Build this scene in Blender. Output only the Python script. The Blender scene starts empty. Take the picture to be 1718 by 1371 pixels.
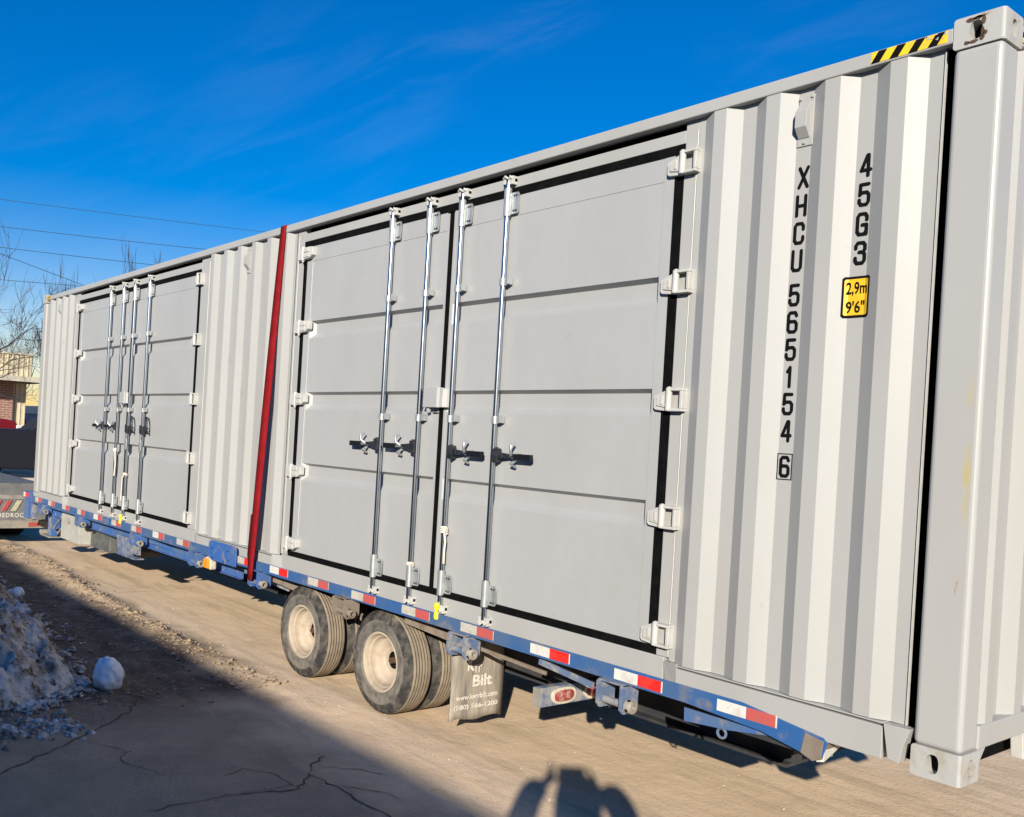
import bpy, bmesh, math, random
import numpy as np
from mathutils import Vector, Matrix

SC = bpy.context.scene
COL = SC.collection
OZ = 0.738                      # the container's underside stands this far above the ground
rad = math.radians

# ------------------------------------------------------------------ camera
cam_d = bpy.data.cameras.new('camera')
cam = bpy.data.objects.new('camera', cam_d)
COL.objects.link(cam)
cam.location = (1.4731, -3.7627, 1.1746 + OZ)
cam.rotation_euler = (1.566215, -0.0575727, 0.926066)
cam_d.sensor_width = 36.0
cam_d.lens = 1563.325 / 1718 * 36.0
cam_d.shift_x = 180.84 / 1718
cam_d.shift_y = 57.32 / 1718
cam_d.clip_start = 0.05
cam_d.clip_end = 2000
SC.camera = cam

# ------------------------------------------------------------------ light
EL, AZ = 18.7, 42.3             # sun height; swing from the container's front normal (-Y) towards +X
sdir = Vector((math.cos(rad(EL)) * math.sin(rad(AZ)), -math.cos(rad(EL)) * math.cos(rad(AZ)), math.sin(rad(EL))))
sun_d = bpy.data.lights.new('sun', 'SUN')
sun_d.energy = 5.0
sun_d.angle = rad(0.55)
sun_d.color = (1.0, 0.92, 0.785)
sun = bpy.data.objects.new('sun', sun_d)
COL.objects.link(sun)
sun.rotation_euler = sdir.to_track_quat('Z', 'Y').to_euler()
sun.location = (12, -14, 20)

W = bpy.data.worlds.new('World')
SC.world = W
W.use_nodes = True
nt = W.node_tree
nt.nodes.clear()
wo = nt.nodes.new('ShaderNodeOutputWorld')
bg = nt.nodes.new('ShaderNodeBackground')
sky = nt.nodes.new('ShaderNodeTexSky')
sky.sky_type = 'NISHITA'
sky.sun_disc = False
sky.sun_elevation = rad(EL)
sky.sun_rotation = math.atan2(sdir.x, sdir.y)
sky.air_density = 1.15
sky.dust_density = 0.1
sky.ozone_density = 1.0
hs = nt.nodes.new('ShaderNodeHueSaturation')
hs.inputs['Saturation'].default_value = 1.62
tint = nt.nodes.new('ShaderNodeMixRGB')
tint.blend_type = 'MULTIPLY'
tint.inputs['Fac'].default_value = 1.0
tint.inputs['Color2'].default_value = (0.93, 0.962, 1.28, 1)
hs.inputs['Value'].default_value = 1.0
# thin cirrus wisps: fibrous noise drawn out along the streaks, only in a few patches of the sky
tc = nt.nodes.new('ShaderNodeTexCoord')
def wdot(vec):
    d = nt.nodes.new('ShaderNodeVectorMath'); d.operation = 'DOT_PRODUCT'
    d.inputs[1].default_value = vec
    nt.links.new(tc.outputs['Generated'], d.inputs[0])
    return d.outputs['Value']
def wmath(op, a, b):
    x = nt.nodes.new('ShaderNodeMath'); x.operation = op
    for k, v in enumerate((a, b)):
        if isinstance(v, (int, float)): x.inputs[k].default_value = v
        else: nt.links.new(v, x.inputs[k])
    return x.outputs[0]
def wrange(v, a, b, lo=0.0, hi=1.0):
    x = nt.nodes.new('ShaderNodeMapRange'); x.interpolation_type = 'SMOOTHSTEP'
    for n_, q in (('From Min', a), ('From Max', b), ('To Min', lo), ('To Max', hi)): x.inputs[n_].default_value = q
    nt.links.new(v, x.inputs['Value'])
    return x.outputs['Result']
cx = nt.nodes.new('ShaderNodeCombineXYZ')
nt.links.new(wmath('MULTIPLY', wdot((.7066, .6251, .3314)), 6.0), cx.inputs['X'])
nt.links.new(wmath('MULTIPLY', wdot((-.0484, .5101, -.8588)), 26.0), cx.inputs['Y'])
nt.links.new(wmath('MULTIPLY', wdot((-.7051, .5915, .3911)), 4.0), cx.inputs['Z'])
nz = nt.nodes.new('ShaderNodeTexNoise')
nz.inputs['Scale'].default_value = 1.0
nz.inputs['Detail'].default_value = 8
nz.inputs['Roughness'].default_value = 0.6
nz.inputs['Distortion'].default_value = 0.5
nt.links.new(cx.outputs['Vector'], nz.inputs['Vector'])
fibre = wrange(nz.outputs['Fac'], .40, .78)
dn = wmath('MULTIPLY', wmath('ABSOLUTE', wdot((-.0484, .5101, -.8588)), 0), 1.0)
streak = wmath('MULTIPLY', wrange(wdot((-.7051, .5915, .3911)), .9890, .9985), wrange(dn, .035, .006))
soft = wrange(wdot((-.8193, .4976, .2848)), .985, .9995, 0, .55)
edge = wrange(wdot((-.4652, .8025, .3735)), .992, .9995, 0, .40)
low = wrange(wdot((-.9375, .2799, .2069)), .985, 1.0, 0, .45)
patch = wmath('ADD', wmath('ADD', streak, soft), wmath('ADD', edge, low))
cloud = wmath('MULTIPLY', wmath('MULTIPLY', fibre, patch), .085)
mxw = nt.nodes.new('ShaderNodeMixRGB')
mxw.inputs['Color2'].default_value = (5.2, 6.6, 9.4, 1)
L = nt.links.new
L(sky.outputs['Color'], tint.inputs['Color1'])
L(tint.outputs['Color'], hs.inputs['Color'])
L(hs.outputs['Color'], mxw.inputs['Color1'])
L(cloud, mxw.inputs['Fac'])
L(mxw.outputs['Color'], bg.inputs['Color'])
bg.inputs['Strength'].default_value = 0.064
L(bg.outputs['Background'], wo.inputs['Surface'])

SC.view_settings.view_transform = 'Standard'
SC.view_settings.look = 'None'
SC.view_settings.gamma = 1.0
SC.view_settings.exposure = 0.62

# ------------------------------------------------------------------ materials
def mat(name, col, rough=0.5, metal=0.0, spec=0.5, var=None, vscale=3.0, vstretch=(1, 1, 1), vlo=0.4, vhi=0.7,
        bump=0.0, bscale=30.0, bdist=0.01, var2=None, v2scale=20.0, v2lo=0.55, v2hi=0.65, detail=6, emit=None, coat=0.0):
    m = bpy.data.materials.new(name)
    m.use_nodes = True
    t = m.node_tree
    b = t.nodes['Principled BSDF']
    b.inputs['Roughness'].default_value = rough
    b.inputs['Metallic'].default_value = metal
    b.inputs['Specular IOR Level'].default_value = spec
    if coat:
        b.inputs['Coat Weight'].default_value = coat
        b.inputs['Coat Roughness'].default_value = 0.08
    c = t.nodes.new('ShaderNodeRGB')
    c.outputs[0].default_value = (*col, 1)
    last = c.outputs[0]
    co = t.nodes.new('ShaderNodeTexCoord')
    def layer(last, col2, scale, stretch, lo, hi):
        mp = t.nodes.new('ShaderNodeMapping')
        mp.inputs['Scale'].default_value = stretch
        n = t.nodes.new('ShaderNodeTexNoise')
        n.inputs['Scale'].default_value = scale
        n.inputs['Detail'].default_value = detail
        n.inputs['Roughness'].default_value = 0.6
        r = t.nodes.new('ShaderNodeMapRange')
        r.inputs['From Min'].default_value = lo
        r.inputs['From Max'].default_value = hi
        x = t.nodes.new('ShaderNodeMixRGB')
        x.inputs['Color2'].default_value = (*col2, 1)
        t.links.new(co.outputs['Object'], mp.inputs['Vector'])
        t.links.new(mp.outputs['Vector'], n.inputs['Vector'])
        t.links.new(n.outputs['Fac'], r.inputs['Value'])
        t.links.new(r.outputs['Result'], x.inputs['Fac'])
        t.links.new(last, x.inputs['Color1'])
        return x.outputs['Color']
    if var:
        last = layer(last, var, vscale, vstretch, vlo, vhi)
    if var2:
        last = layer(last, var2, v2scale, vstretch if False else (1, 1, 1), v2lo, v2hi)
    t.links.new(last, b.inputs['Base Color'])
    if bump:
        n = t.nodes.new('ShaderNodeTexNoise')
        n.inputs['Scale'].default_value = bscale
        n.inputs['Detail'].default_value = 5
        bp = t.nodes.new('ShaderNodeBump')
        bp.inputs['Strength'].default_value = bump
        bp.inputs['Distance'].default_value = bdist
        t.links.new(co.outputs['Object'], n.inputs['Vector'])
        t.links.new(n.outputs['Fac'], bp.inputs['Height'])
        t.links.new(bp.outputs['Normal'], b.inputs['Normal'])
    if emit:
        b.inputs['Emission Color'].default_value = (*emit, 1)
        b.inputs['Emission Strength'].default_value = 1
    return m

M = {}
M['paint'] = mat('container_paint', (0.356, 0.356, 0.346), 0.42, spec=0.35, var=(0.326, 0.323, 0.308), vscale=1.1, vstretch=(1, 1, .35), vlo=.42, vhi=.72,
                 var2=(0.27, 0.26, 0.235), v2scale=7, v2lo=.66, v2hi=.82, bump=.12, bscale=2.2, bdist=.02)
M['door'] = mat('door_paint', (0.347, 0.352, 0.354), 0.4, spec=0.4, var=(0.322, 0.323, 0.318), vscale=1.3, vstretch=(1, 1, .4), vlo=.42, vhi=.72,
                bump=.30, bscale=1.9, bdist=.035, var2=(0.27, 0.255, 0.225), v2scale=8, v2lo=.68, v2hi=.86)
M['white'] = mat('hinge_paint', (0.47, 0.466, 0.445), 0.45, var=(0.40, 0.39, 0.36), vscale=14)
M['casting'] = mat('casting_paint', (0.37, 0.37, 0.355), 0.55, var=(0.32, 0.30, 0.26), vscale=11, vlo=.52, vhi=.66, var2=(0.16, 0.07, 0.03), v2scale=17, v2lo=.66, v2hi=.72, bump=.3, bscale=40, bdist=.004)
M['rust'] = mat('rust', (0.06, 0.028, 0.016), 0.9, var=(0.12, 0.075, 0.045), vscale=25, bump=.4, bscale=70, bdist=.004)
M['rubber'] = mat('gasket_rubber', (0.0035, 0.0035, 0.004), 0.9, spec=.05, var=(0.007, 0.007, 0.007), vscale=20)  # real gaskets, and painted shade in the post gap and underframe
M['zinc'] = mat('zinc_steel', (0.50, 0.53, 0.56), 0.22, metal=1.0, var=(0.36, 0.40, 0.45), vscale=9, vstretch=(1, 1, .3), bump=.1, bscale=60, bdist=.002)
M['zincmatt'] = mat('zinc_bracket', (0.46, 0.48, 0.48), 0.42, metal=0.6, var=(0.36, 0.38, 0.39), vscale=22)
M['blackplastic'] = mat('black_grip', (0.007, 0.008, 0.010), 0.5, spec=.3)
M['darksteel'] = mat('dark_steel', (0.022, 0.025, 0.032), 0.4, metal=.4, var=(0.06, 0.06, 0.07), vscale=18)
M['dark'] = mat('dark_inside', (0.01, 0.01, 0.012), 0.9, spec=.1)  # dark openings; in the header recess it stands in for shade
M['black'] = mat('black_vinyl', (0.005, 0.005, 0.006), 0.8, spec=.08)
M['yellow'] = mat('yellow_vinyl', (0.80, 0.47, 0.015), 0.5, var=(0.62, 0.36, 0.02), vscale=20)
M['tape_yellow'] = mat('worn_yellow_tape', (0.78, 0.50, 0.02), 0.5, var=(0.5, 0.33, 0.05), vscale=30, vlo=.5, vhi=.75)
M['blue'] = mat('trailer_blue', (0.030, 0.105, 0.34), 0.5, var=(0.075, 0.13, 0.25), vscale=3.5, vlo=.4, vhi=.62, var2=(0.22, 0.20, 0.18), v2scale=9, v2lo=.56, v2hi=.72, bump=.15, bscale=40, bdist=.003)
M['bluerail'] = mat('side_rail_blue', (0.024, 0.095, 0.27), 0.5, var=(0.065, 0.115, 0.215), vscale=1.9, vlo=.38, vhi=.60, var2=(0.19, 0.175, 0.165), v2scale=7, v2lo=.56, v2hi=.74, bump=.12, bscale=30, bdist=.003)
M['bluegrey'] = mat('scuffed_blue_steel', (0.10, 0.14, 0.23), 0.6, var=(0.26, 0.25, 0.24), vscale=14, vlo=.45, vhi=.6, var2=(0.03, 0.08, 0.26), v2scale=8, v2lo=.55, v2hi=.7)
M['dusty'] = mat('dusty_steel', (0.20, 0.165, 0.13), 0.85, var=(0.12, 0.085, 0.06), vscale=9, vlo=.45, vhi=.7, bump=.3, bscale=60, bdist=.004)
M['underdark'] = mat('under_frame_black', (0.02, 0.022, 0.028), 0.8, var=(0.05, 0.045, 0.04), vscale=6)
M['tapewhite'] = mat('reflective_white', (0.60, 0.59, 0.55), 0.35, var=(0.42, 0.39, 0.34), vscale=14, vlo=.5, vhi=.75)
M['tapered'] = mat('reflective_red', (0.72, 0.022, 0.016), 0.35, var=(0.50, 0.05, 0.04), vscale=10, vlo=.5, vhi=.75)
M['tapedull'] = mat('grimy_reflective_white', (0.47, 0.44, 0.385), 0.5, var=(0.36, 0.33, 0.28), vscale=18, vlo=.45, vhi=.7)
M['tapefaded'] = mat('faded_reflective_red', (0.46, 0.085, 0.075), 0.5, var=(0.36, 0.10, 0.085), vscale=14, vlo=.45, vhi=.7)
M['tapegrime'] = mat('tape_grime', (0.42, 0.40, 0.36), 0.7)
M['strap'] = mat('red_webbing', (0.22, 0.009, 0.012), 0.85, spec=.10, var=(0.16, 0.006, 0.008), vscale=14, bump=.5, bscale=260, bdist=.002)
M['tyre'] = mat('dusty_tyre', (0.165, 0.152, 0.132), 0.9, spec=.15, var=(0.075, 0.072, 0.068), vscale=9, vlo=.42, vhi=.62, var2=(0.20, 0.165, 0.125), v2scale=5, v2lo=.52, v2hi=.75, bump=.35, bscale=70, bdist=.004)
M['shoulder'] = mat('tyre_shoulder', (0.085, 0.078, 0.069), 0.9, spec=.15, var=(0.032, 0.031, 0.031), vscale=13, vlo=.42, vhi=.58, var2=(0.19, 0.16, 0.125), v2scale=8, v2lo=.55, v2hi=.70, bump=.4, bscale=60, bdist=.005)
M['tread'] = mat('dusty_tread', (0.29, 0.24, 0.18), 0.95, spec=.1, var=(0.20, 0.165, 0.125), vscale=11, bump=.35, bscale=90, bdist=.003)
M['groove'] = mat('tread_groove', (0.05, 0.042, 0.035), 0.95, spec=.1)
M['rim'] = mat('dusty_white_rim', (0.40, 0.335, 0.26), 0.75, var=(0.28, 0.225, 0.165), vscale=7, vlo=.45, vhi=.7, bump=.15, bscale=40, bdist=.003)
M['flap'] = mat('dusty_mud_flap', (0.30, 0.265, 0.215), 0.9, var=(0.165, 0.145, 0.125), vscale=5, vstretch=(1, 4, .6), vlo=.42, vhi=.66, bump=.2, bscale=30, bdist=.004)
M['lettering'] = mat('flap_lettering', (0.66, 0.62, 0.55), 0.7, var=(0.42, 0.38, 0.32), vscale=40)
M['amber'] = mat('amber_lens', (0.9, 0.30, 0.01), 0.25, var=(0.7, 0.2, 0.01), vscale=60, coat=.5)
M['redlens'] = mat('dusty_red_lens', (0.27, 0.045, 0.045), 0.4, var=(0.42, 0.26, 0.21), vscale=24, vlo=.48, vhi=.62)
M['bezel'] = mat('cream_bezel', (0.55, 0.49, 0.40), 0.7, var=(0.38, 0.33, 0.26), vscale=30)
M['toolbox'] = mat('grey_white_toolbox', (0.40, 0.40, 0.365), 0.55, var=(0.32, 0.31, 0.28), vscale=6)
M['tankblack'] = mat('dull_black_tank', (0.07, 0.075, 0.075), 0.6, var=(0.13, 0.13, 0.12), vscale=12)
M['rope'] = mat('cotton_rope', (0.66, 0.60, 0.49), 0.9, bump=.6, bscale=160, bdist=.004)
M['seal'] = mat('yellow_plastic_seal', (0.80, 0.70, 0.02), 0.35)
M['ochre'] = mat('yellow_scuff_paint', (0.62, 0.42, 0.08), 0.6, var=(0.45, 0.40, 0.30), vscale=20)
M['bark'] = mat('bare_bark', (0.045, 0.036, 0.034), 0.9, var=(0.03, 0.025, 0.024), vscale=6)
M['bark2'] = mat('reddish_twig_bark', (0.065, 0.042, 0.038), 0.9, var=(0.04, 0.03, 0.028), vscale=6)
M['deadleaf'] = mat('dead_leaf', (0.10, 0.055, 0.035), 0.9, var=(0.05, 0.04, 0.02), vscale=30)
M['woods'] = mat('far_bare_woods', (0.17, 0.13, 0.12), 0.95, var=(0.09, 0.07, 0.07), vscale=1.3, bump=.8, bscale=2, bdist=.5)
M['wire'] = mat('power_cable', (0.02, 0.04, 0.055), 0.6)
M['tan'] = mat('tan_metal_siding', (0.50, 0.44, 0.30), 0.55, var=(0.43, 0.37, 0.25), vscale=2)
M['eave'] = mat('cream_fascia', (0.46, 0.42, 0.33), 0.6, var=(0.38, 0.34, 0.27), vscale=3)
M['soffit'] = mat('brown_soffit', (0.05, 0.028, 0.022), 0.8)
M['snowdirty'] = mat('dirty_snow', (0.64, 0.60, 0.57), 0.8, spec=.15, var=(0.27, 0.22, 0.175), vscale=5.5, vlo=.43, vhi=.60, var2=(0.11, 0.085, 0.065), v2scale=13, v2lo=.52, v2hi=.64, bump=.9, bscale=28, bdist=.03, detail=9)
M['snowcrust'] = mat('brown_snow_crust', (0.62, 0.57, 0.53), 0.85, spec=.15, var=(0.20, 0.16, 0.12), vscale=8, vlo=.4, vhi=.58)
M['ice'] = mat('grey_ice', (0.92, 0.93, 0.94), 0.35, spec=.5, var=(0.62, 0.62, 0.62), vscale=7, vlo=.52, vhi=.68, bump=.35, bscale=12, bdist=.02)
M['concrete'] = mat('pale_concrete', (0.46, 0.41, 0.33), 0.9, var=(0.36, 0.32, 0.26), vscale=4)
M['greybody'] = mat('dusty_grey_truck', (0.15, 0.15, 0.145), 0.7, var=(0.10, 0.10, 0.10), vscale=7)
M['steelplate'] = mat('worn_steel_plate', (0.33, 0.30, 0.25), 0.6, metal=.2, var=(0.22, 0.20, 0.17), vscale=9)
M['carblack'] = mat('black_car_paint', (0.008, 0.009, 0.014), 0.45, spec=.25)
M['carred'] = mat('dark_red_car_paint', (0.16, 0.006, 0.010), 0.4, coat=.3)
M['glass'] = mat('dark_glass', (0.02, 0.025, 0.03), 0.08, spec=.8)
M['lampglass'] = mat('clear_lamp_glass', (0.80, 0.80, 0.80), 0.12, var=(0.35, 0.35, 0.36), vscale=20)
M['taillamp'] = mat('red_tail_lamp', (0.60, 0.015, 0.02), 0.2)
M['brightred'] = mat('red_plastic_lens', (0.38, 0.05, 0.05), 0.4, var=(0.30, 0.10, 0.09), vscale=30)
M['creamlens'] = mat('cream_plastic_lens', (0.46, 0.43, 0.28), 0.4, var=(0.32, 0.30, 0.22), vscale=40)
M['wheelsteel'] = mat('wheel_steel', (0.35, 0.34, 0.32), 0.45, metal=.5)
M['carrubber'] = mat('car_tyre', (0.02, 0.02, 0.02), 0.85)
M['skin'] = mat('skin', (0.55, 0.33, 0.24), 0.55)
M['jacket'] = mat('navy_jacket', (0.03, 0.04, 0.07), 0.8, var=(0.05, 0.06, 0.09), vscale=20)
M['trousers'] = mat('dark_jeans', (0.035, 0.05, 0.09), 0.85)
M['hair'] = mat('brown_hair', (0.04, 0.022, 0.012), 0.7)
M['cream_wall'] = mat('cream_block_wall', (0.50, 0.46, 0.40), 0.85, var=(0.42, 0.38, 0.32), vscale=2)
M['roofmetal'] = mat('grey_roof_metal', (0.28, 0.29, 0.30), 0.5)
M['bluebin'] = mat('blue_steel_box', (0.03, 0.09, 0.33), 0.5, var=(0.04, 0.11, 0.30), vscale=3)
M['straw'] = mat('dry_straw', (0.55, 0.40, 0.16), 0.9)
M['crack'] = mat('tar_dark_crack', (0.13, 0.10, 0.075), 0.95, spec=.1)
M['leafbrown'] = mat('fallen_leaf', (0.12, 0.06, 0.03), 0.9, var=(0.22, 0.15, 0.09), vscale=30)
M['pebble'] = mat('pale_pebble', (0.50, 0.46, 0.39), 0.9, var=(0.30, 0.26, 0.21), vscale=40)
M['clod'] = mat('dirt_clod', (0.38, 0.285, 0.185), 0.95, var=(0.20, 0.145, 0.095), vscale=20, bump=.5, bscale=60, bdist=.006)

# container paint with a yellow rubbing mark and rust nicks down the corner post
def postmat():
    m = M['paint'].copy()
    m.name = 'scuffed_post_paint'
    t = m.node_tree
    b = t.nodes['Principled BSDF']
    src = b.inputs['Base Color'].links[0].from_socket
    co = t.nodes.new('ShaderNodeTexCoord')
    sp = t.nodes.new('ShaderNodeSeparateXYZ')
    t.links.new(co.outputs['Object'], sp.inputs['Vector'])
    def win(sock, a, c, d, e):
        r1 = t.nodes.new('ShaderNodeMapRange'); r1.inputs['From Min'].default_value = a; r1.inputs['From Max'].default_value = c
        r2 = t.nodes.new('ShaderNodeMapRange'); r2.inputs['From Min'].default_value = e; r2.inputs['From Max'].default_value = d
        t.links.new(sock, r1.inputs['Value']); t.links.new(sock, r2.inputs['Value'])
        x = t.nodes.new('ShaderNodeMath'); x.operation = 'MULTIPLY'
        t.links.new(r1.outputs['Result'], x.inputs[0]); t.links.new(r2.outputs['Result'], x.inputs[1])
        return x.outputs[0]
    def stain(last, col, wx, wz, scale, stretch, lo, hi):
        mp = t.nodes.new('ShaderNodeMapping'); mp.inputs['Scale'].default_value = stretch
        n = t.nodes.new('ShaderNodeTexNoise'); n.inputs['Scale'].default_value = scale; n.inputs['Detail'].default_value = 6
        r = t.nodes.new('ShaderNodeMapRange'); r.inputs['From Min'].default_value = lo; r.inputs['From Max'].default_value = hi
        t.links.new(co.outputs['Object'], mp.inputs['Vector']); t.links.new(mp.outputs['Vector'], n.inputs['Vector']); t.links.new(n.outputs['Fac'], r.inputs['Value'])
        x = t.nodes.new('ShaderNodeMath'); x.operation = 'MULTIPLY'
        y = t.nodes.new('ShaderNodeMath'); y.operation = 'MULTIPLY'
        t.links.new(wx, x.inputs[0]); t.links.new(wz, x.inputs[1]); t.links.new(x.outputs[0], y.inputs[0]); t.links.new(r.outputs['Result'], y.inputs[1])
        c = t.nodes.new('ShaderNodeMixRGB'); c.inputs['Color2'].default_value = (*col, 1)
        t.links.new(y.outputs[0], c.inputs['Fac']); t.links.new(last, c.inputs['Color1'])
        return c.outputs['Color']
    last = stain(src, (0.42, 0.34, 0.12), win(sp.outputs['X'], -.060, -.045, -.034, -.026), win(sp.outputs['Z'], .72, .95, 1.40, 1.55), 9, (1, 1, .35), .44, .60)
    last = stain(last, (0.30, 0.15, 0.10), win(sp.outputs['X'], -.075, -.06, -.03, -.022), win(sp.outputs['Z'], .2, .3, 2.45, 2.6), 26, (1, 1, .22), .655, .69)
    t.links.new(last, b.inputs['Base Color'])
    return m
M['post'] = postmat()

# brick wall
def brickmat():
    m = bpy.data.materials.new('brown_brick')
    m.use_nodes = True
    t = m.node_tree
    b = t.nodes['Principled BSDF']
    b.inputs['Roughness'].default_value = .9
    co = t.nodes.new('ShaderNodeTexCoord')
    sp = t.nodes.new('ShaderNodeSeparateXYZ')
    cb = t.nodes.new('ShaderNodeCombineXYZ')
    br = t.nodes.new('ShaderNodeTexBrick')
    br.inputs['Color1'].default_value = (0.19, 0.085, 0.06, 1)
    br.inputs['Color2'].default_value = (0.24, 0.115, 0.085, 1)
    br.inputs['Mortar'].default_value = (0.34, 0.28, 0.24, 1)
    br.inputs['Scale'].default_value = 1
    br.inputs['Mortar Size'].default_value = 0.012
    br.inputs['Brick Width'].default_value = 0.30
    br.inputs['Row Height'].default_value = 0.10
    t.links.new(co.outputs['Object'], sp.inputs['Vector'])
    t.links.new(sp.outputs['Y'], cb.inputs['X'])
    t.links.new(sp.outputs['Z'], cb.inputs['Y'])
    t.links.new(cb.outputs['Vector'], br.inputs['Vector'])
    t.links.new(br.outputs['Color'], b.inputs['Base Color'])
    return m
M['brick'] = brickmat()

# ground: dusty tan drive, wet mud by the snow, greyer old asphalt near the viewer
def groundmat():
    m = bpy.data.materials.new('dusty_driveway')
    m.use_nodes = True
    t = m.node_tree
    N = t.nodes.new
    K = t.links.new
    b = t.nodes['Principled BSDF']
    b.inputs['Roughness'].default_value = .95
    b.inputs['Specular IOR Level'].default_value = .15
    co = N('ShaderNodeTexCoord')
    def noise(scale, detail=6, rough=.6, stretch=None):
        n = N('ShaderNodeTexNoise')
        n.inputs['Scale'].default_value = scale
        n.inputs['Detail'].default_value = detail
        n.inputs['Roughness'].default_value = rough
        if stretch:
            mp = N('ShaderNodeMapping')
            mp.inputs['Scale'].default_value = stretch
            K(co.outputs['Object'], mp.inputs['Vector'])
            K(mp.outputs['Vector'], n.inputs['Vector'])
        else:
            K(co.outputs['Object'], n.inputs['Vector'])
        return n.outputs['Fac']
    def rng(v, a, bb, lo=0., hi=1.):
        r = N('ShaderNodeMapRange')
        r.inputs['From Min'].default_value = a
        r.inputs['From Max'].default_value = bb
        r.inputs['To Min'].default_value = lo
        r.inputs['To Max'].default_value = hi
        K(v, r.inputs['Value'])
        return r.outputs['Result']
    def mix(f, c1, c2):
        x = N('ShaderNodeMixRGB')
        for s, c in (('Color1', c1), ('Color2', c2)):
            if isinstance(c, tuple):
                x.inputs[s].default_value = (*c, 1)
            else:
                K(c, x.inputs[s])
        K(f, x.inputs['Fac'])
        return x.outputs['Color']
    def mul(a, bb, op='MULTIPLY'):
        x = N('ShaderNodeMath')
        x.operation = op
        for i, v in enumerate((a, bb)):
            if isinstance(v, (int, float)):
                x.inputs[i].default_value = v
            else:
                K(v, x.inputs[i])
        return x.outputs[0]
    sp = N('ShaderNodeSeparateXYZ')
    K(co.outputs['Object'], sp.inputs['Vector'])
    dust = mix(rng(noise(.8), .35, .68), (0.78, 0.59, 0.405), (0.69, 0.52, 0.352))
    dust = mix(rng(noise(4.0, 8, .65, (.35, 1.3, 1)), .50, .72), dust, (0.52, 0.40, 0.265))
    dust = mix(rng(noise(60, 3), .60, .72), dust, (0.44, 0.34, 0.23))
    dust = mix(rng(noise(2.2, 7, .62, (.10, 1.6, 1)), .52, .72), dust, (0.47, 0.365, 0.245))
    dust = mix(rng(noise(9, 8, .7, (.25, 1.0, 1)), .56, .74), dust, (0.76, 0.62, 0.45))
    asph = mix(rng(noise(3.0, 8), .4, .65), (0.42, 0.305, 0.21), (0.31, 0.23, 0.16))
    asph = mix(rng(noise(85, 3), .58, .68), asph, (0.36, 0.345, 0.33))
    asph = mix(rng(noise(70, 3), .60, .70), asph, (0.10, 0.095, 0.09))
    asph = mix(rng(noise(1.2, 5), .52, .68), asph, (0.36, 0.285, 0.20))
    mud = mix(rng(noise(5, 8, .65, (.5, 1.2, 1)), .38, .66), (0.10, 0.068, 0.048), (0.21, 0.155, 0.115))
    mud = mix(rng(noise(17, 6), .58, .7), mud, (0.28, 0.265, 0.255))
    wob = mul(rng(noise(1.3, 6), 0, 1, -.55, .55), 1.0)
    yy = mul(sp.outputs['Y'], wob, 'ADD')
    xx = mul(sp.outputs['X'], wob, 'ADD')
    wa = rng(yy, -.55, -.95)                       # asphalt colours take over from the dust colours towards the viewer
    col = mix(mul(wa, rng(xx, -5.2, -4.4)), dust, asph)
    rm = mul(mul(rng(yy, -.02, -.22), rng(xx, -4.6, -5.4)), .8)
    col = mix(rm, col, mix(rng(noise(8, 8, .7), .4, .66), (0.44, 0.335, 0.22), (0.24, 0.175, 0.115)))
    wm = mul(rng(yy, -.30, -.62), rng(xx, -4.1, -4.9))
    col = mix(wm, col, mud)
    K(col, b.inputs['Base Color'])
    bp = N('ShaderNodeBump')
    bp.inputs['Strength'].default_value = .55
    bp.inputs['Distance'].default_value = .012
    h = mul(mul(noise(45, 5), .5), mul(noise(9, 8, .65), .9), 'ADD')
    K(h, bp.inputs['Height'])
    K(bp.outputs['Normal'], b.inputs['Normal'])
    return m
M['ground'] = groundmat()

# ------------------------------------------------------------------ mesh helpers
ORG = {}                        # world origin (in container coordinates) of every object made

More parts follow.
